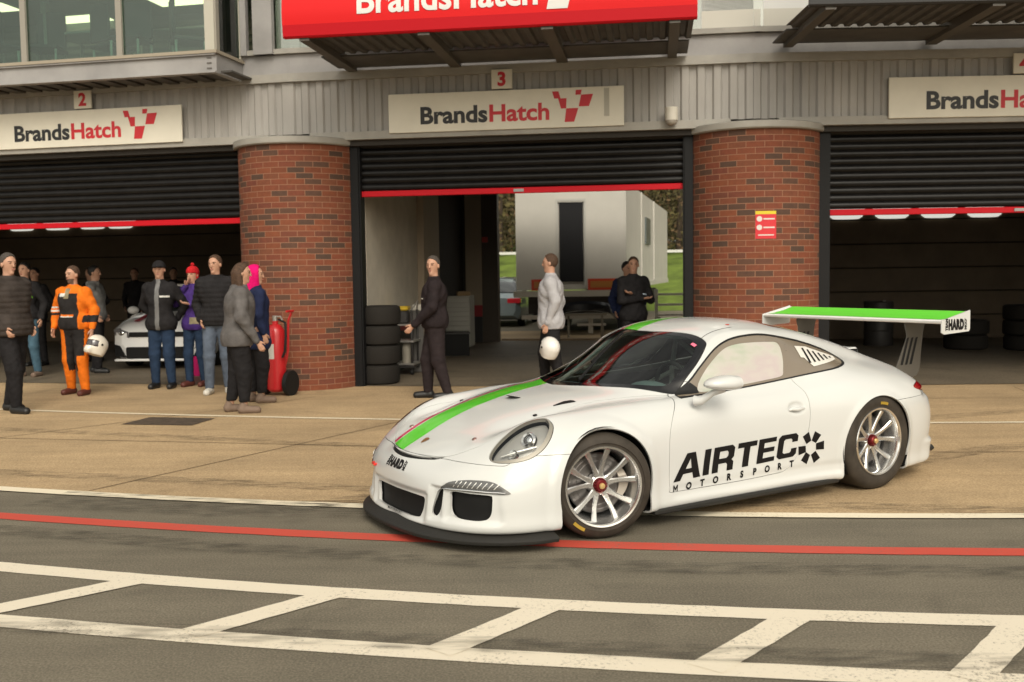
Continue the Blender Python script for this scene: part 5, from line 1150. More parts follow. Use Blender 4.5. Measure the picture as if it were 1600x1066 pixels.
def tree(label, x, y, z, h, rad, seed, grp):
    rs = random.Random(seed); t_ = thing('hedgerow_tree', label, 'tree', (x, y, z), 0, grp); mb = MB(); mb.tube([(0, 0, 0), (.1, 0, h*.35), (.05, .1, h*.75)], [.18, .12, .05], 8)
    for k in range(9):
        a = rs.random()*6.28; z0 = h*(.25+.5*rs.random()); mb.tube([(0, 0, z0), (cos(a)*rad*.45, sin(a)*rad*.45, z0+h*.14), (cos(a)*rad*.85, sin(a)*rad*.85, z0+h*.22)], [.06, .035, .012], 5)
    mb.build('trunk', mat('bark', (.07, .05, .035), .9), t_); mb = MB()
    for k in range(5200):
        a = rs.random()*6.28; b_ = rs.random(); r = rad*rs.random()**.4; zc = h*(.0+1.0*rs.random()); r *= max(.35, (1-((zc/h-.42)/.62)**2))**.5 if zc/h < 1 else .3
        c = Vector((cos(a)*r, sin(a)*r, zc)); u_ = Vector((rs.gauss(0, 1), rs.gauss(0, 1), rs.gauss(0, 1))).normalized(); v_ = u_.orthogonal().normalized(); q = .06+.10*rs.random()
        mb.mi = rs.choice((0, 0, 1, 1, 2)); mb.add([c-u_*q, c+v_*q*.6, c+u_*q, c-v_*q*.6], [(0, 1, 2, 3)])
    mb.build('crown', LEAFB, t_)
for k, (x, y, h, r) in enumerate([(-3.2, 54, 9, 3.4), (-.6, 53, 10, 3.0), (2.0, 55, 9, 3), (6.4, 55, 10, 3.2), (8.8, 53, 9.5, 3.0), (11.2, 55, 10, 3.4)]):
    tree('bushy olive brown tree in the hedgerow beyond the paddock fence', x, y, 2.6, h, r, k, 'trees beyond the paddock')
# white race trailer, parked at an angle
tr = thing('race_trailer', 'white box trailer with open side door seen through the middle garage', 'trailer', (2.85, 25.3, 0), atan2(14.7, 3.42))
TW = mat('trailer_white', (.50, .48, .43), .45, noise=(1.2, .06))   # x runs away along the side, y across to the far side (negative = visible side)
mb = MB(); Wd = 2.78; rr_ = Matrix.Rotation(-atan2(14.7, 3.42), 3, 'Z'); Rear = rr_ @ Vector((-2.72, 0, 0))   # the rear face is square to the camera
ry = Rear.y; rx = Rear.x
def tx(u_, v_, z): return (u_ + rx*v_, ry*v_, z)       # u along the side (m), v 0..1 across the rear face
def quadbox(mb, u0, u1, v0, v1, z0, z1): mb.add([tx(u_, v_, z) for z in (z0, z1) for v_ in (v0, v1) for u_ in (u0, u1)], [(0, 2, 3, 1), (4, 5, 7, 6), (0, 1, 5, 4), (2, 6, 7, 3), (0, 4, 6, 2), (1, 3, 7, 5)])
quadbox(mb, 0, 14, 0, .36, 1.15, 3.85); quadbox(mb, .06, 14, .36, .62, 1.15, 3.85); quadbox(mb, 0, 14, .62, 1, 1.15, 3.85); quadbox(mb, 0, .055, .36, .62, 3.33, 3.85); mb.build('box_body', TW, tr)
mb = MB(); quadbox(mb, .02, .05, .385, .60, 1.35, 3.33); mb.build('doorway_panel', mat('doorway_shade', (.006, .006, .007), .8), tr)  # flat black panel stands for the shade inside the open doorway
mb = MB(); quadbox(mb, -.012, -.001, .352, .372, 1.2, 3.4); quadbox(mb, -.012, -.001, .612, .632, 1.2, 3.4); quadbox(mb, -.013, -.001, .352, .632, 3.36, 3.42); mb.build('door_frame', mat('trailer_frame', (.45, .44, .40), .4), tr)
mb = MB(); quadbox(mb, -.10, -.0, -.02, 1.02, .98, 1.13); mb.build('rear_sill', mat('sill_cream', (.48, .45, .38), .5), tr)
for v0, v1 in ((.07, .34), (.60, .86)):
    mb = MB(); quadbox(mb, -.02, -.002, v0, v1, 1.14, 1.42); o = mb.build('marker_board', mat('marker_red', (.50, .05, .015), .45), tr)
    mb = MB(); quadbox(mb, -.028, -.021, v0+.025, v1-.025, 1.20, 1.36); mb.build('marker_panel', mat('marker_amber', (.40, .16, .03), .45), o)
mb = MB(); quadbox(mb, .1, 12, .1, .9, .55, .98); mb.build('chassis', mat('chassis_dark', (.035, .03, .026), .7), tr)
mb = MB(); quadbox(mb, -.05, .05, .05, .95, .42, .52); quadbox(mb, -.02, .05, .30, .34, .05, .5); quadbox(mb, -.02, .05, .68, .72, .05, .5); quadbox(mb, -.03, .04, .18, .44, .24, .30); mb.build('underrun_bar', mat('bar_cream', (.45, .42, .36), .5), tr)
for u_ in (2.2, 3.5, 4.8):
    for v_ in (.04, .86):
        c = tx(u_, v_, .5); mb = MB(); mb.cyl((c[0], c[1]-.14, .5), (c[0], c[1]+.14, .5), .5, 24); mb.build('wheel', TYRE if 'TYRE' in globals() else BLACK, tr)
mb = MB(); quadbox(mb, 0, 14, -.012, -.001, 1.15, 1.30); quadbox(mb, 0, .10, -.014, -.001, 1.3, 3.85); quadbox(mb, 4.0, 4.1, -.014, -.001, 1.3, 3.85); quadbox(mb, 8, 8.1, -.014, -.001, 1.3, 3.85); mb.build('side_trim', TW, tr)
mb = MB(); quadbox(mb, 5.2, 6.6, -.016, -.001, 2.4, 3.2); mb.build('side_window', mat('trailer_glass', (.12, .14, .14), .2), tr)
st_ = thing('folding_steps', 'white metal folding steps standing by the trailer corner behind the middle garage', 'steps', (3.75, 24.4, 0), 0)
mb = MB()
for x in (-.28, .52): mb.box(x, x+.07, -.03, .03, 0, 1.15); mb.box(x, x+.07, -.5, -.44, 0, .5)
mb.build('frame', mat('steps_white', (.72, .70, .64), .4), st_)
for z in (.25, .50, .75, 1.0): mb = MB(); mb.box(-.25, .56, -.05-.0, .05, z, z+.05); mb.build('tread', MATS['steps_white'], st_)
settle()
# ================================================================== people: smooth implicit figures turned into meshes
def surf_nets(F, o, h):
    nx, ny, nz = F.shape; S = F < 0
    c = np.zeros((nx-1, ny-1, nz-1, 3)); n = np.zeros((nx-1, ny-1, nz-1))
    for ax in range(3):
        a = [slice(None)]*3; b = [slice(None)]*3; a[ax] = slice(0, -1); b[ax] = slice(1, None)
        Fa, Fb = F[tuple(a)], F[tuple(b)]; X = (Fa < 0) != (Fb < 0); T = np.where(X, Fa/np.where(X, Fa-Fb, 1), 0)
        o1, o2 = [k for k in range(3) if k != ax]
        for i in (0, 1):
            for j in (0, 1):
                sl = [slice(None)]*3; sl[ax] = slice(None)
                sl[o1] = slice(i, F.shape[o1]-1+i); sl[o2] = slice(j, F.shape[o2]-1+j)
                x, t = X[tuple(sl)], T[tuple(sl)]
                n += x; c[..., ax] += t*x; c[..., o1] += i*x; c[..., o2] += j*x
    m = n > 0; idx = -np.ones(m.shape, int); idx[m] = np.arange(m.sum())
    I = np.argwhere(m); V = (I + c[m]/n[m][:, None])*h + o
    Q = []
    for ax in range(3):
        a = [slice(None)]*3; b = [slice(None)]*3; a[ax] = slice(0, -1); b[ax] = slice(1, None)
        X = (F[tuple(a)] < 0) != (F[tuple(b)] < 0); E = np.argwhere(X)
        o1, o2 = [(1, 2), (2, 0), (0, 1)][ax]
        E = E[(E[:, o1] > 0) & (E[:, o2] > 0) & (E[:, o1] < F.shape[o1]-1) & (E[:, o2] < F.shape[o2]-1)]
        if not len(E): continue
        q = []
        for d1, d2 in ((-1, -1), (0, -1), (0, 0), (-1, 0)):
            K = E.copy(); K[:, o1] += d1; K[:, o2] += d2; q.append(idx[K[:, 0], K[:, 1], K[:, 2]])
        q = np.stack(q, 1); neg = F[E[:, 0], E[:, 1], E[:, 2]] < 0
        q[~neg] = q[~neg][:, ::-1]; Q.append(q)
    return V, np.concatenate(Q)
class Field:
    def __init__(s, lo, hi, h):
        s.o = np.array(lo, float); s.h = h; s.n = np.ceil((np.array(hi)-s.o)/h).astype(int)+1
        s.F = np.full(s.n, .5); s.ax = [s.o[k]+h*np.arange(s.n[k]) for k in range(3)]
    def _sub(s, lo, hi):
        i0 = np.clip(np.floor((lo-s.o)/s.h).astype(int), 0, s.n-1); i1 = np.clip(np.ceil((hi-s.o)/s.h).astype(int)+1, 0, s.n)
        sl = tuple(slice(a, b) for a, b in zip(i0, i1)); return sl, np.meshgrid(*[s.ax[k][sl[k]] for k in range(3)], indexing='ij')
    def _min(s, sl, d, k):
        f = s.F[sl]; hh = np.clip(.5+.5*(d-f)/k, 0, 1); s.F[sl] = d+(f-d)*hh-k*hh*(1-hh)
    def cap(s, a, b, r1, r2=None, k=.025, flat=None):
        a, b = np.array(a, float), np.array(b, float); r2 = r1 if r2 is None else r2; R = max(r1, r2)+k+.02
        sl, (X, Y, Z) = s._sub(np.minimum(a, b)-R, np.maximum(a, b)+R)
        if X.size == 0: return s
        d = b-a; L2 = max(d@d, 1e-9); t = np.clip(((X-a[0])*d[0]+(Y-a[1])*d[1]+(Z-a[2])*d[2])/L2, 0, 1)
        px, py, pz = X-a[0]-d[0]*t, Y-a[1]-d[1]*t, Z-a[2]-d[2]*t
        if flat is not None:   # squash along a direction
            f = np.array(flat[0], float); q = px*f[0]+py*f[1]+pz*f[2]; m = flat[1]-1; px, py, pz = px+f[0]*q*m, py+f[1]*q*m, pz+f[2]*q*m
        s._min(sl, np.sqrt(px**2+py**2+pz**2)-(r1+(r2-r1)*t), k); return s
    def ell(s, c, r, k=.025, rz=0.):
        c = np.array(c, float); r = np.array(r, float); R = max(r)+k+.03
        sl, (X, Y, Z) = s._sub(c-R, c+R)
        if X.size == 0: return s
        X, Y, Z = X-c[0], Y-c[1], Z-c[2]
        if rz: X, Y = X*cos(rz)+Y*sin(rz), -X*sin(rz)+Y*cos(rz)
        q = np.sqrt((X/r[0])**2+(Y/r[1])**2+(Z/r[2])**2); s._min(sl, (q-1)*min(r)*(.5+.5*np.clip(q, 0, 1)) if False else (q-1)*r.mean(), k); return s
    def clip(s, fn):
        X, Y, Z = np.meshgrid(*s.ax, indexing='ij'); s.F = np.maximum(s.F, fn(X, Y, Z)); return s
    def mesh(s, name, mats_, parent, matfn=None, smooth=True):
        V, Q = surf_nets(s.F, s.o, s.h)
        me = bpy.data.meshes.new(name); me.from_pydata(V.tolist(), [], Q.tolist())
        ms = mats_ if isinstance(mats_, (list, tuple)) else [mats_]
        for m in ms: me.materials.append(m)
        me.polygons.foreach_set('use_smooth', [smooth]*len(me.polygons))
        if matfn is not None: C_ = V[Q].mean(1); me.polygons.foreach_set('material_index', matfn(C_[:, 0], C_[:, 1], C_[:, 2]).astype(int).tolist())
        o = bpy.data.objects.new(name, me); SC.collection.objects.link(o)
        if parent is not None: o.parent = parent
        return o
def cloth(name, col, rough=.85, wr=.25):
    return mat(name, col, rough, noise=(9, wr), bump=(26, .9), spec=.12)
SKIN = [mat('skin', (.44, .245, .165), .5), mat('eye_dark', (.03, .022, .02), .3), mat('lips', (.40, .17, .13), .5)]
def person(label, loc, face, H=1.78, g=1., feet=((-.10, 0), (.10, 0)), arms=None, top=None, legs=None, shoe=None, hair=None, headyaw=0., lean=0., hat=None,
           hem=.86, puffer=False, topfn=None, legfn=None, long_hair=False, beard=False, hood=False, hoodup=None, scarf=None, fingers='relaxed', cat='person', group=None, skip=(), res=1., ankle=None):
    """face: heading angle in degrees (0 = looks towards +Y). The figure is built upright at its own place. x: own right, y: forward"""
    k = H/1.78; root = thing('person', label, cat, (loc[0], loc[1], loc[2] if len(loc) > 2 else 0.), radians(face), group)
    P = lambda x, y, z: (x*k, (y+lean*max(0, z-.9))*k, z*k)
    lf, rf = feet; hipz = .93-.25*max(abs(lf[1]-rf[1])-.25, 0)
    cx, cy = (lf[0]+rf[0])/2, (lf[1]+rf[1])/2
    def knee(f, s):
        hx = cx+s*.09; d = Vector((f[0]-hx, f[1]-cy)); return ((hx+f[0])/2, (cy+f[1])/2+.02+.05*max(0, f[1]-cy)/.3+.03*max(0, cy-f[1])/.3, .49)
    S = {}
    for s, f in ((-1, lf), (1, rf)): S[s] = dict(hip=P(cx+s*.088, cy, hipz), knee=P(*knee(f, s)), ank=P(f[0], f[1]-.02, .085), foot=f)
    if arms is None: arms = (((-.25, -.02, 1.17), (-.24, .05, .93)), ((.25, -.02, 1.17), (.24, .05, .93)))
    A = {-1: arms[0], 1: arms[1]}
    sh = {s: P(cx+s*.168*g**.5, cy, 1.43) for s in (-1, 1)}
    hc = Vector(P(cx, cy+.015, 1.665)); ny = P(cx, cy, 1.5)
    ext = .75*k
    lo = (min(-.5, *(a[0]-.15 for t in arms for a in t))*k, min(-.35, *(a[1]-.15 for t in arms for a in t))*k-.1, -.02); hi = (max(.5, *(a[0]+.15 for t in arms for a in t))*k, max(.4, *(a[1]+.2 for t in arms for a in t))*k+.12, 1.88*k)
    yw = radians(headyaw); fw = Vector((-sin(yw), cos(yw), 0)); rt = Vector((cos(yw), sin(yw), 0))
    HP = lambda x, y, z: hc + (rt*x + fw*y + Vector((0, 0, z)))*k
    # ---- body, one continuous skin
    b = Field(lo, hi, .0095*res)
    for s in (-1, 1):
        d = S[s]; b.cap(d['hip'], d['knee'], .075*k*g, .052*k, .03).cap(d['knee'], d['ank'], .052*k, .036*k, .03)
        f = d['foot']; b.cap(P(f[0], f[1]-.04, .05), P(f[0]+s*.015, f[1]+.13, .035), .038*k, .03*k, .02)
        e, w_ = P(*A[s][0]), P(*A[s][1]); b.cap(sh[s], e, .050*k*g, .040*k*g, .03).cap(e, w_, .040*k, .026*k, .02)
        if 'hands' not in skip:
            e, w_ = Vector(e), Vector(w_); dr = (w_-e).normalized(); side = Vector((0, 1, 0)) if abs(dr.y) < .8 else Vector((0, 0, 1))
            sp = (side-dr*side.dot(dr)).normalized(); nrm = dr.cross(sp)*s
            pm = w_+dr*.055*k; b.cap(w_, w_+dr*.085*k, .026*k, .030*k, .012, flat=(nrm, 1.7))
            for q, ln in ((-1.5, .062), (-.5, .078), (.5, .082), (1.5, .070)):
                b0 = w_+dr*.088*k+sp*q*.0175*k; b1 = b0+dr*ln*.55*k-nrm*.008*k*0; cu = -nrm*(.020 if fingers == 'relaxed' else .035)
                b2 = b0+dr*ln*(.85 if fingers == 'relaxed' else .55)*k+cu*k
                b.cap(b0, b1, .0105*k, .0098*k, .006).cap(b1, b2, .0098*k, .0085*k, .005)
            t0 = w_+dr*.035*k+sp*.026*k; t1 = t0+(dr*.035+sp*.026-nrm*.010)*k; b.cap(t0, t1, .013*k, .011*k, .008).cap(t1, t1+(dr*.028+sp*.004-nrm*.008)*k, .011*k, .009*k, .006)
    b.cap(P(cx-.05, cy, hipz+.03), P(cx+.05, cy, hipz+.03), .105*k*g, .105*k*g, .04, flat=((0, 1, 0), 1.15))
    b.cap(P(cx, cy, hipz+.03), P(cx, cy+.01, 1.12), .12*k*g, .115*k*g, .04, flat=((0, 1, 0), 1.2)).cap(P(cx-.05, cy, 1.30), P(cx+.05, cy, 1.30), .12*k*g, .12*k*g, .06, flat=((0, 1, 0), 1.15))
    b.cap(sh[-1], sh[1], .050*k, .050*k, .05).cap(P(cx, cy, 1.44), HP(0, -.01, -.06), .060*k, .055*k, .03)
    b.ell(HP(0, -.008, .025), (.076*k, .094*k, .093*k), .02, yw).cap(HP(0, .022, -.045), HP(0, .050, -.088), .054*k, .026*k, .03)
    b.cap(HP(0, .088, .018), HP(0, .094, -.020), .008*k, .012*k, .012).cap(HP(-.030, .080, .036), HP(.030, .080, .036), .010*k, .010*k, .012)
    b.cap(HP(-.02, .086, -.052), HP(.02, .086, -.052), .007*k, .007*k, .008)
    for s in (-1, 1): b.ell(HP(s*.079, -.008, .0), (.010*k, .020*k, .030*k), .006, yw)
    hcv = np.array(hc)
    def loc_(x, y, z):
        X, Y, Z = x-hcv[0], y-hcv[1], z-hcv[2]; return (X*rt.x+Y*rt.y)/k, (X*fw.x+Y*fw.y)/k, Z/k
    def skinfn(x, y, z):
        X, Y, Z = loc_(x, y, z); m = np.zeros(x.shape, int)
        m[(np.abs(np.abs(X)-.032) < .010) & (np.abs(Z-.014) < .006) & (Y > .06)] = 1; m[(np.abs(np.abs(X)-.034) < .016) & (np.abs(Z-.036) < .005) & (Y > .06)] = 3
        m[(np.abs(X) < .024) & (np.abs(Z+.052) < .0075) & (Y > .07)] = 2
        if beard: m[(Z < -.045) & (Y > .02) & (Z > -.12) & (m == 0)] = 3
        return m
    b.mesh('body', SKIN+[mat('beard_stubble', (.10, .06, .04), .8)], root, skinfn)
    # ---- clothes
    hh = .012*res
    if legs is not None:
        t = Field(lo, hi, hh)
        for s in (-1, 1):
            d = S[s]; t.cap(d['hip'], d['knee'], .093*k*g, .070*k*g, .03).cap(d['knee'], d['ank'], .070*k*g, .056*k, .03)
        t.cap(P(cx-.05, cy, hipz+.03), P(cx+.05, cy, hipz+.03), .125*k*g, .125*k*g, .04, flat=((0, 1, 0), 1.1))
        t.F -= np.maximum(0, .003*np.sin(t.ax[2][None, None, :]*70+3*np.sin(t.ax[0][:, None, None]*40)))
        zt = (ankle if ankle else .075)*k
        t.clip(lambda X, Y, Z: np.maximum(Z-(1.0 if top is None else hem+.05)*k, zt-Z)); t.mesh('trousers', legs, root, legfn)
    if top is not None:
        t = Field(lo, hi, hh); ex = .018 if puffer else .006
        t.cap(P(cx-.06, cy, hem+.06), P(cx+.06, cy, hem+.06), (.138+ex)*k*g, (.138+ex)*k*g, .05, flat=((0, 1, 0), 1.05))
        t.cap(P(cx, cy+.01, hem+.08), P(cx, cy+.012, 1.20), (.140+ex)*k*g, (.138+ex)*k*g, .05, flat=((0, 1, 0), 1.15))
        t.cap(P(cx-.06, cy, 1.32), P(cx+.06, cy, 1.32), (.135+ex)*k*g, (.135+ex)*k*g, .06, flat=((0, 1, 0), 1.1))
        t.cap(sh[-1], P(cx, cy, 1.475), (.052+ex)*k, (.062+ex)*k, .05).cap(P(cx, cy, 1.475), sh[1], (.062+ex)*k, (.052+ex)*k, .05)
        for s in (-1, 1):
            e, w_ = Vector(P(*A[s][0])), Vector(P(*A[s][1])); we = w_-(w_-e).normalized()*.0
            t.cap(sh[s], e, (.058+ex)*k*g, (.051+ex)*k*g, .03).cap(e, we, (.054+ex)*k*g, (.038+ex*.6)*k, .02)
        t.cap(P(cx, cy, 1.46), P(cx, cy+.005, 1.53), .072*k, .068*k, .02)
        if hood: t.cap(P(cx-.06, cy-.07, 1.49), P(cx+.06, cy-.07, 1.49), .055*k, .055*k, .03)
        if puffer: t.F -= .009*k*np.abs(np.sin(t.ax[2][None, None, :]*pi/(.062*k)))
        else: t.F -= .004*np.sin(t.ax[2][None, None, :]*38+4*np.sin(t.ax[0][:, None, None]*18))
        nk = np.array(P(cx, cy+.01, 1.55))
        t.clip(lambda X, Y, Z: np.maximum(np.maximum((hem-.03)*k-Z, Z-1.545*k), .050*k-np.sqrt((X-nk[0])**2+(Y-nk[1])**2+((Z-nk[2])*.4)**2)))
        if 'sleeves' in skip: pass
        t.mesh('jacket', top, root, topfn)
    if shoe is not None:
        for s in (-1, 1):
            f = S[s]['foot']; t = Field((f[0]*k-.12, f[1]*k-.16, -.005), (f[0]*k+.12, f[1]*k+.26, .16), .010)
            t.cap((f[0]*k, (f[1]-.05)*k, .050), ((f[0]+s*.018)*k, (f[1]+.13)*k, .040), .050*k, .044*k, .02).cap((f[0]*k, (f[1]-.045)*k, .05), (f[0]*k, (f[1]-.03)*k, .105), .048*k, .046*k, .02)
            t.clip(lambda X, Y, Z: .002-Z); t.mesh('shoe', shoe, root)
    if hair is not None and hoodup is None:
        t = Field(tuple(hcv-.26*k), tuple(hcv+.22*k), .008); t.ell(HP(0, -.014, .037), (.0835*k, .100*k, .101*k), .02, yw)
        if long_hair:
            t.cap(HP(-.05, -.05, .0), HP(-.06, -.05, -.20), .05*k, .035*k, .03).cap(HP(.05, -.05, .0), HP(.07, -.03, -.22), .05*k, .035*k, .03).cap(HP(0, -.07, 0), HP(0, -.08, -.21), .07*k, .05*k, .03)
        def cutf(X, Y, Z):
            a, f_, c = loc_(X, Y, Z); c = c
            face_ = f_-.004-np.clip(c-.015, 0, .10)*.62+.018*np.exp(-(a/.03)**2)*0
            low = (-.045+.25*np.clip(f_+.03, 0, .2) if not long_hair else -.25)-c
            front = np.where(c > .108, -1, face_)
            return np.maximum(front*k, low*k)
        t.clip(cutf); t.F += .003*np.sin(t.ax[0][:, None, None]*190)*np.sin(t.ax[2][None, None, :]*90+1); t.mesh('hair', hair, root)
    if hat is not None:
        m, kind = hat; t = Field(tuple(hcv-.22*k), tuple(hcv+.25*k), .008)
        t.ell(HP(0, -.010, .045), (.092*k, .108*k, .098*k), .02, yw)
        if kind == 'cap': t.cap(HP(-.03, .10, .055), HP(.03, .10, .055), .030*k, .030*k, .02, flat=((0, 0, 1), 4)).cap(HP(-.02, .14, .05), HP(.02, .14, .05), .025*k, .025*k, .02, flat=((0, 0, 1), 4))
        lowc = .035 if kind == 'cap' else .028
        if kind == 'bobble': t.cap(HP(-.07, -.02, -.02), HP(-.075, -.01, -.06), .018*k, .012*k).cap(HP(.07, -.02, -.02), HP(.075, -.01, -.06), .018*k, .012*k)
        t.clip(lambda X, Y, Z: np.where(kind == 'bobble', (-.10-loc_(X, Y, Z)[2]), (lowc-loc_(X, Y, Z)[2]-.04*np.clip(-loc_(X, Y, Z)[1], 0, .1)*-8*0))*k if kind != 'bobble' else np.maximum((-.10-loc_(X, Y, Z)[2])*k, (np.minimum(loc_(X, Y, Z)[1]-.02, .03-loc_(X, Y, Z)[2]))*k))
        t.mesh('hat', m, root)
        if kind == 'bobble': mb = MB(); p = HP(0, -.01, .155); mb.ball(p, .03, 10, 8); mb.build('bobble', m, root)
    if hoodup is not None:
        t = Field(tuple(hcv-.30*k), tuple(hcv+.24*k), .009)
        t.ell(HP(0, -.02, .03), (.105*k, .120*k, .118*k), .03, yw).cap(HP(0, -.03, -.05), HP(0, -.05, -.17), .095*k, .10*k, .04)
        t.clip(lambda X, Y, Z: np.minimum(loc_(X, Y, Z)[1]-.045, 10)*k); t.mesh('hood', hoodup, root)
    return root
def helmet(label, loc, rz=0., tilt=0., m=None, visor=None, s=1.):
    root = thing('crash_helmet', label, 'helmet', loc, rz); root.rotation_euler = (tilt, 0, rz)
    f = Field((-.2, -.22, -.2), (.2, .25, .22), .008); f.ell((0, -.005, .02), (.125, .155, .140), .03).cap((0, .055, -.07), (0, .105, -.075), .09, .065, .04).cap((0, -.03, -.06), (0, -.02, -.09), .105, .10, .03)
    op = lambda X, Y, Z: np.maximum(np.maximum(.052-Y, np.abs(Z-.018)-.042), np.abs(X)-.108)
    f.clip(lambda X, Y, Z: np.maximum(-op(X, Y, Z), -.125-Z)); f.mesh('shell', m, root)
    g_ = Field((-.2, -.22, -.2), (.2, .25, .22), .008); g_.ell((0, -.005, .02), (.119, .149, .134), .03).cap((0, .055, -.07), (0, .105, -.075), .082, .058, .04)
    g_.clip(lambda X, Y, Z: np.maximum(op(X, Y, Z)-.006, -Y)); g_.mesh('visor', visor, root)
    mb = MB(); mb.tube([(-.117, .01, .018), (-.130, .01, .018)], .016, 12); mb.tube([(.117, .01, .018), (.130, .01, .018)], .016, 12); mb.build('visor_pivot', MATTE, root)
    return root
# ================================================================== parked cars, garage gear
def loft(mb, secs, smooth=True, caps=True):
    """secs: list of (x, [(y,z)...]) half sections mirrored to closed rings"""
    R_ = []; 
    for x, h in secs: R_.append([(x, y, z) for y, z in h]+[(x, -y, z) for y, z in h[::-1]])
    n = len(R_[0]); V = [p for r in R_ for p in r]
    F = [(i*n+j, i*n+(j+1) % n, (i+1)*n+(j+1) % n, (i+1)*n+j) for i in range(len(R_)-1) for j in range(n)]
    mb.add(V, F, smooth)
    if caps: mb.add(R_[0], [tuple(range(n))[::-1]]); mb.add(R_[-1], [tuple(range(n))])
    return mb
def road_wheel(par, x, y, r=.32, wd=.21):
    s = 1 if y > 0 else -1
    mb = MB(); mb.lathe([(.20, 0), (r-.04, .01), (r-.01, -.01), (r, -.05), (r, -wd+.04), (r-.02, -wd)], 32, 'y', (0, 0, 0)); t_ = mb.build('wheel', BLACK, par, lambda v: (v[0]+x, v[1]*s+y, v[2]+r))
    mb = MB(); mb.lathe([(0, -.03), (.05, -.025), (.07, -.03), (.17, -.03), (.20, .0)], 10, 'y'); mb.build('wheel_rim', mat('rim_silver', (.35, .35, .35), .35, metal=.8), t_, lambda v: (v[0]+x, v[1]*s+y, v[2]+r))
CW = mat('hatch_white', (.80, .80, .79), .25, coat=1.); CGL = mat('car_glass_dark', (.03, .035, .035), .06, coat=1.)
def hatch():
    t_ = thing('parked_hatchback', 'white hot hatchback with dark grille parked nose out inside the crowded garage', 'car', (-6.13, 17.45, 0), radians(-93))
    mb = MB(); W = .89
    h = lambda w0, w1, z0, z1, zt, wt: [(w0*.9, z0), (w0, z0+.12), (w1, (z0+z1)/2), (w1*.99, z1), (wt, zt), (0.001, zt+.02)]
    loft(mb, [(-.02, h(.62, .66, .30, .62, .66, .5)), (-.10, h(.80, .82, .20, .66, .74, .6)), (-.30, h(.86, .89, .16, .72, .83, .66)), (-.62, h(.88, .90, .18, .82, .90, .68)), (-1.05, h(.88, .90, .2, .92, .97, .70)), (-1.25, h(.88, .90, .2, .95, 1.00, .70)), (-2.5, h(.88, .90, .2, .97, 1.0, .70)), (-3.7, h(.88, .90, .2, .95, 1.0, .66)), (-4.1, h(.8, .84, .3, .9, .95, .6))])
    b = mb.build('body', CW, t_)
    mb = MB(); g = lambda w0, w1, z0, z1: [(w0, z0), (w0*.99, z0+.03), (w1+.02, z1-.08), (w1-.04, z1-.01), (.001, z1+.01)]
    loft(mb, [(-1.0, g(.70, .66, .94, .99)), (-1.45, g(.74, .60, .97, 1.28)), (-1.78, g(.76, .58, .98, 1.44)), (-2.6, g(.76, .58, .98, 1.47)), (-3.6, g(.76, .56, .98, 1.40)), (-4.05, g(.72, .5, .95, 1.0))]); mb.build('glasshouse', CGL, b)
    mb = MB(); loft(mb, [(-1.70, [(.57, 1.43), (.54, 1.465), (.001, 1.475)]), (-2.6, [(.58, 1.46), (.54, 1.49), (.001, 1.50)]), (-3.65, [(.55, 1.39), (.50, 1.43), (.001, 1.44)])]); mb.build('roof', CW, b)
    mb = MB(); mb.box(-.04, .012, -.52, .52, .575, .66, .01); mb.build('upper_grille', MATTE, t_)
    mb = MB(); mb.box(-.06, .020, -.58, .58, .20, .40, .02); mb.build('lower_grille', MATTE, t_)
    mb = MB(); mb.box(-.05, .035, -.78, .78, .155, .195, .01); mb.build('front_lip', CW, t_)
    for s in (1, -1):
        mb = MB(); mb.prism([(.52*s, .56), (.80*s, .60), (.84*s, .70), (.76*s, .725), (.54*s, .665)][::s], lambda a, b_: (-.10-.30*max(0, abs(a)-.5), a, b_), lambda a, b_: (.0-.30*max(0, abs(a)-.5), a, b_)); hl_ = mb.build('headlight', mat('lamp_dark', (.10, .10, .11), .1, coat=1.), t_)
        mb = MB(); c = (-.035, .66*s, .64); mb.ball(c, (.03, .06, .045), 14, 8); mb.build('lamp_lens', CHROME, hl_)
        mb = MB(); mb.prism([(.60*s, .22), (.80*s, .24), (.80*s, .44), (.70*s, .42)][::s], lambda a, b_: (-.15, a, b_), lambda a, b_: (-.0-.25*max(0, abs(a)-.62), a, b_)); mb.build('side_intake', MATTE, t_)
        mb = MB(); mb.ball((-1.32, 1.0*s, 1.0), (.08, .11, .075), 14, 8); mb.build('door_mirror', CW, t_)
        mb = MB(); mb.add([(-.22-.9*k, (.42-.05*k)*s, .800+.178*k+.045) for k in (0, 1)]+[(-.22-.9*k, (.52-.02*k)*s, .795+.178*k+.047) for k in (1, 0)], [(0, 1, 2, 3)]); mb.build('bonnet_stripe', mat('stripe_dark_red', (.35, .01, .03), .4), t_)
        for x in (-.80, -3.35): road_wheel(t_, x, .88*s)
    mb = MB(); mb.ball((0.05, 0, .615), (.012, .05, .05), 14, 8); mb.build('badge', CHROME, t_)
    return t_
hatch()
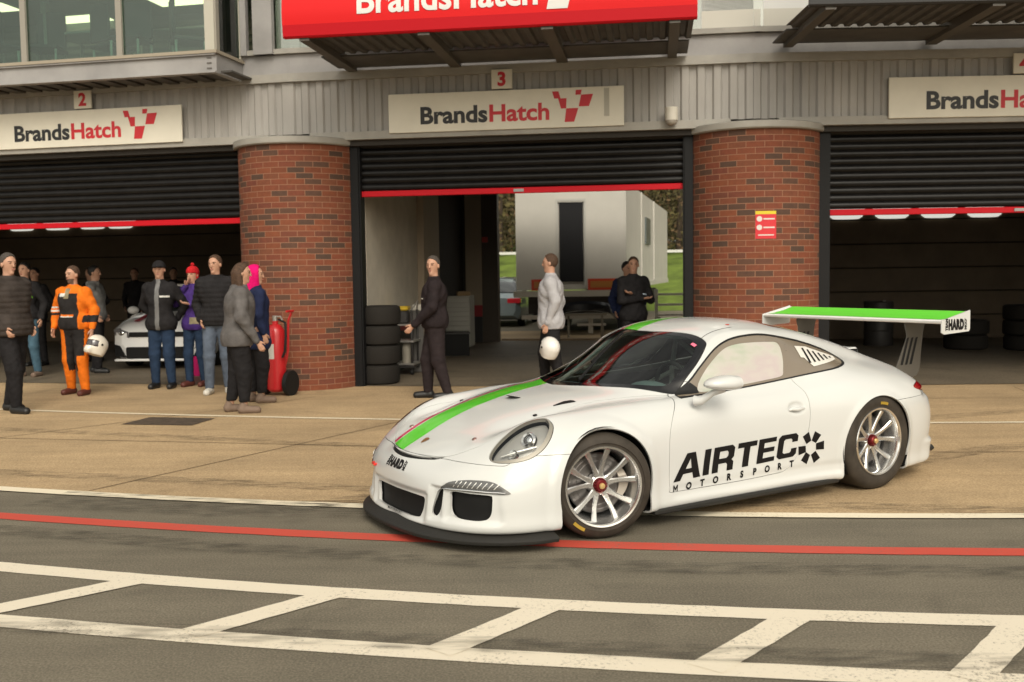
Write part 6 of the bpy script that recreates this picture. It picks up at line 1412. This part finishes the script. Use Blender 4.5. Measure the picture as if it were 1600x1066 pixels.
def silver_car():
    t_ = thing('parked_saloon', 'pale blue grey saloon parked in the paddock, seen from behind past the rear pier', 'car', (-.62, 29.5, 0), radians(80))
    mb = MB(); h = lambda w, z0, z1: [(w*.9, z0), (w, z0+.15), (w, (z0+z1)/2+.1), (w*.96, z1-.06), (w*.8, z1), (.001, z1+.02)]
    P = mat('car_silver_blue', (.26, .32, .34), .3, metal=.5, coat=1.)
    loft(mb, [(-.02, h(.75, .35, .85)), (.12, h(.88, .25, .98)), (.6, h(.91, .2, 1.02)), (3.6, h(.91, .2, .95)), (4.3, h(.84, .25, .75))]); b = mb.build('body', P, t_)
    mb = MB(); g = lambda w0, w1, z1: [(w0, .96), (w0*.99, .99), (w1, z1-.05), (w1-.08, z1), (.001, z1+.02)]
    loft(mb, [(.35, g(.76, .74, 1.02)), (1.0, g(.78, .58, 1.40)), (2.2, g(.78, .58, 1.44)), (3.1, g(.76, .66, 1.0))]); mb.build('glasshouse', CGL, b)
    mb = MB(); loft(mb, [(1.0, [(.56, 1.39), (.5, 1.43), (.001, 1.44)]), (2.3, [(.56, 1.42), (.5, 1.46), (.001, 1.47)])]); mb.build('roof', P, b)
    for s in (1, -1): mb = MB(); mb.box(-.03, .25, .50*s, .90*s, .70, .86, .02); mb.build('tail_light', mat('tail_lamp_red', (.45, .02, .03), .2, coat=1.), t_); road_wheel(t_, .9, .9*s); road_wheel(t_, 3.5, .9*s)
    mb = MB(); mb.box(-.03, .02, -.27, .27, .62, .73); mb.build('number_plate', mat('plate_yellow', (.5, .42, .08), .5), t_)
silver_car()
# tyre stack inside the middle garage door
def tyre(loc, lab, grp, r=.32, wd=.28):
    t_ = thing('slick_wheel', lab, 'tyre', loc, 0, grp); mb = MB(); mb.lathe([(.20, .02), (r-.05, .0), (r-.01, .02), (r, .06), (r, wd-.06), (r-.01, wd-.02), (r-.05, wd), (.20, wd-.02), (.20, .02)], 32, 'z'); mb.build('tread', mat('tyre_black', (.018, .016, .014), .8, spec=.2), t_)
    mb = MB(); mb.lathe([(.195, .03), (.19, .10), (.16, .12), (.05, .12), (.05, .16), (.16, .16), (.19, .18), (.195, wd-.03)], 20, 'z'); mb.build('rim', mat('rim_grey', (.07, .065, .06), .5, metal=.5), t_)
for k in range(4): tyre((-1.95+.01*k, 14.72, .012+.285*k), 'black slick tyre in the tall stack just inside the middle garage door', 'tyres stacked by the door', .30)
for k, (x, y) in enumerate([(8.75, 19.4), (8.77, 19.4), (9.72, 19.0), (9.71, 19.02), (9.7, 19.0)]): tyre((x, y, .012+.285*(k if k < 2 else k-2)), 'dark tyre stacked at the back of the empty dark garage', 'tyres in the dark garage', .40)
# steel equipment stand
DS = mat('stand_dark', (.03, .028, .027), .5); SS = mat('stand_steel', (.42, .40, .37), .35, metal=.7)
t_ = thing('equipment_stand', 'dark wheeled stand with steel shelves and pale canisters inside the middle garage', 'stand', (-1.83, 16.1, .01), radians(-8))
mb = MB()
for x in (-.28, .28):
    for y in (-.2, .2): mb.cyl((x, y, .08), (x, y, 1.02), .018, 8)
mb.box(-.32, .32, -.24, .24, .12, .16); mb.build('frame', DS, t_)
for z in (.16, .52, .78): mb = MB(); mb.box(-.33, .33, -.26, .25, z, z+.025); mb.build('shelf', SS, t_)
for x in (-.13, .17): mb = MB(); mb.cyl((x, -.1, .185), (x, -.1, .50), .075, 16); mb.cyl((x, -.1, .50), (x, -.1, .53), .04, 12); mb.build('canister', mat('canister_grey', (.24, .22, .18), .5), t_)
mb = MB(); mb.tube([(-.28, .2, 1.02), (-.30, 0, 1.10), (-.28, -.2, 1.02)], .012, 6); mb.tube([(.28, .2, 1.02), (.34, 0, 1.16), (.28, -.2, 1.02)], .012, 6); mb.build('handle', SS, t_)
for x in (-.28, .28): mb = MB(); mb.cyl((x-.02, -.2, .045), (x+.02, -.2, .045), .045, 12); mb.build('castor', BLACK, t_)
t_ = thing('tool_case', 'yellow and black tool case standing on the equipment stand', 'case', (-1.80, 16.1, .818), radians(-5)); mb = MB(); mb.box(-.16, .16, -.12, .12, 0, .20, .02); mb.build('case_body', DS, t_); mb = MB(); mb.box(-.165, .165, -.125, .125, .205, .27, .015); mb.build('lid', mat('case_yellow', (.50, .34, .02), .5), t_)
t_ = thing('paper_carton', 'pale upright carton on the garage wall side, beside the tool case', 'carton', (-1.52, 16.35, .012), .1); mb = MB(); mb.box(-.09, .09, -.09, .09, 0, 1.0, .01); mb.build('carton_body', mat('carton_grey', (.07, .065, .06), .7), t_); mb = MB(); mb.box(-.095, .095, -.095, .095, 1.001, 1.10, .01); mb.build('carton_lid', mat('carton_pale', (.42, .40, .35), .6), t_)
# tool cabinet
t_ = thing('tool_cabinet', 'pale grey drawer cabinet against the wall behind the dark clothed man', 'cabinet', (-1.02, 21.2, .01), radians(-8))
mb = MB(); mb.box(-.33, .20, -.25, .25, .06, 1.12, .01); mb.build('case', mat('cabinet_grey', (.34, .33, .29), .45), t_)
for k in range(7): mb = MB(); mb.box(-.31, .18, -.275, -.252, .42+.095*k, .50+.095*k, .006); o = mb.build('drawer', mat('drawer_grey', (.40, .39, .35), .4), t_); mb = MB(); mb.box(-.28, .15, -.285, -.276, .485+.095*k, .498+.095*k); mb.build('drawer_pull', SS, o)
t_ = thing('cardboard_box', 'small brown cardboard box on top of the drawer cabinet', 'box', (-1.0, 21.15, 1.131), .2); mb = MB(); mb.box(-.14, .12, -.12, .12, 0, .09, .004); mb.build('box_body', mat('cardboard', (.28, .19, .10), .8), t_); mb = MB(); mb.box(-.02, .01, -.122, .122, .0905, .092); mb.build('tape', mat('tape', (.35, .27, .16), .5), t_)
t_ = thing('black_bin', 'black plastic crate on the floor in front of the drawer cabinet', 'crate', (-1.12, 19.6, .01), radians(5)); mb = MB(); loft(mb, [(-.28, [(.2, 0), (.24, .42), (.001, .42)]), (.28, [(.2, 0), (.24, .42), (.001, .42)])], False); mb.build('tub', MATTE, t_); mb = MB(); mb.box(-.30, .30, -.25, .25, .421, .455, .01); mb.build('rim', DS, t_)
# wheeled fire extinguisher
RED = mat('extinguisher_red', (.46, .012, .016), .4, coat=.4)
t_ = thing('wheeled_extinguisher', 'tall red wheeled fire extinguisher leaning beside the left brick pillar', 'extinguisher', (-3.16, 13.45, 0), radians(-20))
mb = MB(); mb.lathe([(0, .05), (.09, .055), (.125, .09), (.13, .14), (.13, .82), (.12, .88), (.08, .94), (.04, .96), (.04, 1.0), (0, 1.0)], 28); mb.build('cylinder', RED, t_)
mb = MB(); mb.cyl((0, 0, 1.0), (0, 0, 1.07), .035, 12); mb.tube([(-.02, 0, 1.05), (.10, -.02, 1.06), (.13, -.02, 1.01)], .012, 8); mb.build('valve', SS, t_)
mb = MB(); mb.tube([(.05, .06, .2), (.10, .14, .6), (.11, .15, 1.0), (.16, .16, 1.12), (.22, .10, 1.13), (.22, -.06, 1.13)], .016, 8); mb.build('handle', RED, t_)
mb = MB(); mb.tube([(.06, 0, 1.02), (.19, -.05, .98), (.21, -.08, .80), (.19, -.08, .60), (.15, -.08, .52)], .016, 8); mb.build('hose', BLACK, t_)
mb = MB(); mb.cyl((.17, .02, .17), (.23, .02, .17), .17, 24); mb.build('wheel', BLACK, t_); mb = MB(); mb.cyl((-.23, .02, .17), (-.17, .02, .17), .17, 24); mb.build('wheel', BLACK, t_)
decal('label_panel', fine(poly_tris([rect(-.09, .50, .05, .70)]), .04), lambda a, b: (.132*sin(a/.13), -.132*cos(a/.13), b), mat('label_white', (.55, .53, .48), .6), t_)
# small extinguishers at the foot of the right pillar
for k, (x, y) in enumerate([(2.62, 12.92), (2.90, 12.86)]):
    t_ = thing('fire_extinguisher', 'small red fire extinguisher on the ground at the foot of the right brick pillar', 'extinguisher', (x, y, 0), .4*k, 'extinguishers at the right pillar')
    mb = MB(); mb.lathe([(0, .0), (.085, .0), (.09, .02), (.09, .52), (.07, .60), (.03, .64), (0, .64)], 20); mb.build('cylinder', RED, t_); mb = MB(); mb.tube([(0, 0, .64), (0, 0, .70), (.09, 0, .72)], .014, 8); mb.build('valve', BLACK, t_)
t_ = thing('oil_drum', 'dark drum standing at the back of the empty garage beyond the rear wing', 'drum', (7.5, 20.6, .01)); mb = MB(); mb.lathe([(0, 0), (.28, 0), (.29, .02), (.285, .3), (.295, .31), (.285, .32), (.285, .6), (.295, .61), (.285, .62), (.29, .88), (.27, .90), (0, .89)], 28); mb.build('barrel', DS, t_); mb = MB(); mb.cyl((.12, 0, .89), (.12, 0, .915), .03, 10); mb.build('bung', SS, t_)
t_ = thing('pink_ball', 'bright pink round bucket by the hatchback, behind the people in jeans', 'bucket', (-5.05, 16.3, .01)); mb = MB(); mb.lathe([(0, 0), (.14, 0), (.19, .30), (.18, .30), (.13, .02), (0, .02)], 24); mb.build('tub', mat('bucket_pink', (.50, .01, .13), .4), t_); mb = MB(); mb.tube([(-.185, 0, .29), (-.15, 0, .42), (0, 0, .48), (.15, 0, .42), (.185, 0, .29)], .007, 6); mb.build('handle', MATTE, t_)
t_.name = 'pink_bucket'
# black front bumper resting on trestles in the paddock
t_ = thing('spare_bumper', 'black curved car bumper resting on a trestle in front of the trailer', 'bumper', (1.75, 23.9, .62)); mb = MB(); P = [(-.75, .25, .05), (-.6, .05, .20), (-.3, -.06, .27), (0, -.09, .29), (.3, -.06, .27), (.6, .05, .20), (.75, .25, .05)]
P = smooth_poly(P, False, 4); V = []
for p in P: V += [tuple(p+[0, 0, .0]), tuple(p+[0, -.05, -.07]), tuple(p+[0, -.04, -.22]), tuple(p+[0, .05, -.24]), tuple(p+[0, .06, -.02])]
mb.add(V, [(i*5+j, i*5+(j+1) % 5, (i+1)*5+(j+1) % 5, (i+1)*5+j) for i in range(len(P)-1) for j in range(5)], True); mb.build('bumper_skin', mat('bumper_black', (.012, .013, .018), .3, coat=.6), t_); mb = MB(); mb.box(-.45, .45, -.12, -.10, .06, .10); mb.build('mesh_insert', DS, t_)
t_ = thing('trestle', 'low pale trestle under the black bumper behind the garage', 'trestle', (1.75, 23.95, 0)); mb = MB(); mb.box(-.5, .5, -.08, .08, .56, .61); mb.build('beam', mat('trestle_pale', (.35, .31, .24), .6), t_)
for x in (-.4, .4):
    for y in (-.22, .22): mb = MB(); mb.tube([(x, y*.2, .56), (x, y, 0)], .022, 6); mb.build('leg', MATS['trestle_pale'], t_)

# ================================================================== the people
JB = cloth('jacket_black', (.018, .017, .018)); JBR = cloth('jacket_brownblack', (.045, .037, .033)); TRB = cloth('trousers_black', (.016, .015, .016)); JEAN = cloth('jeans_blue', (.055, .105, .145)); JEAND = cloth('jeans_dark', (.020, .036, .070)); JEANG = cloth('jeans_grey', (.085, .105, .14))
ORG = cloth('suit_orange', (.66, .15, .012), .7, .2); SUITB = cloth('suit_black', (.022, .020, .020)); WCL = cloth('logo_white', (.55, .55, .52)); GRY = cloth('top_grey', (.105, .098, .096)); GRYL = cloth('hoodie_grey', (.17, .17, .165)); PUR = cloth('coat_purple', (.055, .028, .15)); NAVY = cloth('coat_navy', (.016, .022, .055)); PINK = cloth('hood_pink', (.62, .006, .13), .8, .15); REDH = cloth('hat_red', (.42, .015, .02)); WSH = cloth('shirt_white', (.36, .355, .37), .85, .08); DKB = cloth('sweater_plum', (.020, .015, .016)); GRN = cloth('logo_green', (.15, .45, .03)); KH = cloth('patch_tan', (.22, .19, .12))
HBR = mat('hair_brown', (.060, .032, .018), .8, noise=(40, .5)); HDK = mat('hair_black', (.012, .010, .009), .6); HGR = mat('hair_grey', (.055, .045, .038), .8); SHB = mat('shoe_black', (.012, .012, .012), .45); SHW = mat('shoe_white', (.50, .48, .43), .6); SHR = mat('shoe_brown', (.09, .025, .018), .6); SHT = mat('boot_tan', (.16, .11, .08), .75)
POCK = (((-.26, -.09, 1.16), (-.20, .09, .97)), ((.26, -.09, 1.16), (.20, .09, .97)))
def logo(x0, x1, z0, z1, k=1):
    return lambda x, y, z: np.where((x > x0) & (x < x1) & (z > z0) & (z < z1) & (y > .03), k, 0)
person('short haired man in a dark quilted jacket with hands in pockets, nearest the frame edge', (-6.03, 12.10), -112, 1.90, 1.12, ((-.10, -.12), (.10, .14)), POCK, JBR, TRB, SHB, HGR, puffer=True, hem=.90, headyaw=10, g=1.1) if False else \
person('short haired man in a dark quilted jacket with both hands in his pockets', (-6.03, 12.10), -108, 1.90, 1.28, ((-.10, -.14), (.10, .16)), POCK, JBR, TRB, SHB, HGR, puffer=True, hem=.90, headyaw=-12)
person('man in black gilet with a small green chest logo and faded blue jeans', (-7.92, 16.55), 172, 1.86, 1.05, ((-.11, .02), (.13, .08)), None, [JB, GRN, WCL], JEAN, SHT, HDK, hem=.92, topfn=lambda x, y, z: np.where((y > .03) & (z > 1.30) & (z < 1.335), np.where((x > -.16) & (x < -.10), 1, np.where((x >= -.10) & (x < -.03), 2, 0)), 0))
def suit_top(x, y, z):
    m = np.zeros(x.shape, int); ax = np.abs(x)
    m[(ax < .155) & (z < 1.40) & (y > -.02)] = 1
    m[(ax < .035) & (z > 1.33) & (z < 1.47) & (y > 0)] = 3
    m[(x > .03) & (x < .12) & (y > 0) & (z > 1.36) & (z < 1.40)] = 2
    m[(ax < .10) & (y > 0) & (z > 1.075) & (z < 1.095)] = 2; m[(ax < .10) & (y > 0) & (z > 1.095) & (z < 1.12)] = 0
    m[(x > .20) & (z > 1.10) & (z < 1.135)] = 1; m[(x > .20) & (z > 1.15) & (z < 1.18)] = 2; m[(x > .20) & (z > 1.20) & (z < 1.22)] = 2; m[(x < -.20) & (z > 1.0) & (z < 1.10)] = 1
    return m
def suit_leg(x, y, z): return np.where((z > .34) & (y > -.03) & (x < .075) & (x > -.20) & ~((x < -.12) & (z < .55)), 1, 0)
om = person('bearded racing driver in an orange and black race suit, smiling and carrying a helmet', (-6.02, 13.87), 168, 1.76, 1.22, ((-.16, .06), (.13, -.04)), (((-.30, -.03, 1.17), (-.31, .05, .93)), ((.31, -.06, 1.17), (.30, .03, .95))), [ORG, SUITB, WCL, KH], [ORG, SUITB], SHR, HBR, hem=.95, headyaw=-14, topfn=suit_top, legfn=suit_leg, beard=True)
HELW = mat('helmet_cream', (.66, .62, .54), .3, coat=1., noise=(5, .12)); HELP = mat('helmet_white', (.72, .70, .67), .25, coat=1.); VIS = mat('visor_dark', (.05, .045, .05), .1, coat=1.)
helmet('cream racing helmet hanging from the hand of the driver in orange', (-5.66, 13.70, .68), radians(150), .35, HELW, VIS)
person('dark haired man in a light grey hooded top standing in profile behind the orange driver', (-7.05, 17.0), -88, 1.80, 1.15, ((-.10, -.03), (.10, .10)), POCK, GRYL, TRB, SHB, HDK, hem=.92, hood=True)
person('man in black cap and black jacket with blue jeans, hands behind his back', (-5.03, 14.5), 178, 1.82, 1.12, ((-.11, .02), (.12, .02)), (((-.30, -.10, 1.17), (-.16, -.16, .98)), ((.30, -.10, 1.17), (.16, -.16, .98))), [JB, WCL, mat('zip_grey', (.12, .12, .12), .5)], JEAND, SHB, None, hat=(JB, 'cap'), hem=.86, headyaw=6,
       topfn=lambda x, y, z: np.where((y > .03) & (z > 1.32) & (z < 1.345) & (x < -.04) & (x > -.17), 1, np.where((np.abs(x+.0) < .03) & (y > 0), 2, 0)))
person('person in red woollen hat and purple coat sipping from a cup', (-4.62, 14.75), 165, 1.74, 1.0, ((-.10, 0), (.10, .08)), (((-.25, .05, 1.18), (-.07, .24, 1.24)), ((.24, .14, 1.25), (.06, .16, 1.50))), [PUR, KH], JEAND, SHR, HBR, hat=(REDH, 'bobble'), hem=.88, topfn=logo(-.16, .0, .92, 1.02))
t_ = thing('takeaway_cup', 'orange and blue takeaway cup held by the person in the purple coat', 'cup', (-4.50, 14.46, 1.17)); mb = MB(); mb.lathe([(0, 0), (.030, 0), (.040, .11), (0, .11)], 20); mb.build('cup_body', mat('cup_blue', (.05, .20, .35), .5), t_); mb = MB(); mb.lathe([(0, .111), (.043, .111), (.041, .135), (0, .135)], 20); mb.build('cup_lid', mat('cup_orange', (.45, .12, .05), .5), t_)
person('tall young man in black padded coat, washed jeans and white trainers', (-4.02, 13.80), 188, 1.88, 1.05, ((-.10, -.02), (.12, .12)), POCK, JB, JEANG, SHW, HBR, hem=.92, puffer=True, headyaw=-22)
person('long haired woman in grey hooded top and black trousers turning away', (-3.24, 11.78), -74, 1.74, 1.38, ((-.10, -.06), (.11, .10)), (((-.27, -.04, 1.17), (-.24, .10, .90)), ((.28, .05, 1.16), (.25, .24, .88))), GRY, TRB, SHT, HBR, hem=.84, long_hair=True, hood=True, headyaw=-4, lean=.10, ankle=.14)
person('person in navy coat with a bright pink hood beside the red extinguisher', (-3.25, 12.70), -60, 1.72, 1.2, ((-.10, 0), (.11, .06)), None, NAVY, TRB, SHT, HBR, hem=.74, hoodup=PINK, headyaw=-25, ankle=.14)
person('greying man in plain dark sweater and trousers walking across the middle garage', (-1.04, 12.85), 96, 1.81, 1.25, ((-.09, -.18), (.09, .06)), (((-.26, -.02, 1.17), (-.20, .20, .95)), ((.26, -.10, 1.17), (.22, -.06, .93))), [DKB, WCL], cloth('trousers_plum', (.024, .018, .019)), SHB, HGR, hem=.93, headyaw=62, topfn=logo(-.13, -.05, 1.28, 1.30))
person('man in pale grey long sleeved shirt in profile, carrying a white helmet', (.56, 13.7), 84, 1.83, 1.28, ((-.10, -.10), (.10, .14)), (((-.24, -.05, 1.18), (-.22, .05, .90)), ((.24, -.08, 1.17), (.23, .0, .87))), WSH, TRB, SHB, HBR, hem=.84, headyaw=-3)
helmet('glossy white racing helmet hanging beside the man in the pale shirt', (.50, 13.42, .585), radians(35), .3, HELP, VIS)
person('young man in black sweatshirt standing with folded arms in front of the trailer', (1.87, 15.5), 196, 1.80, 1.15, ((-.11, 0), (.12, .03)), (((-.235, .11, 1.15), (.07, .165, 1.235)), ((.235, .11, 1.14), (-.06, .20, 1.165))), [JB, mat('logo_pale_blue', (.35, .42, .5), .6)], TRB, SHB, HBR, hem=.86, headyaw=-18, topfn=logo(-.15, -.09, 1.235, 1.255))
person('person in dark blue padded coat half hidden behind the young man with folded arms', (1.90, 16.5), 170, 1.74, .95, ((-.1, 0), (.1, .05)), POCK, NAVY, TRB, SHB, HDK, puffer=True, headyaw=40)
for k, (x, y, a, lab) in enumerate([(-8.75, 18.6, 170, 'dark haired onlooker in black at the back of the crowd, far side of the driver'), (-8.0, 19.3, 150, 'onlooker in black in the shadow behind the driver in orange'), (-8.15, 21.9, 185, 'onlooker in black standing behind the white hatchback'), (-7.35, 22.0, 200, 'second onlooker behind the hatchback, beside the dark doorway')]):
    person(lab, (x, y), a, 1.80, 1.0, ((-.1, 0), (.1, .05)), POCK, JB, TRB, SHB, HDK if k != 2 else HBR, res=1.3)
bpy.context.view_layer.update()
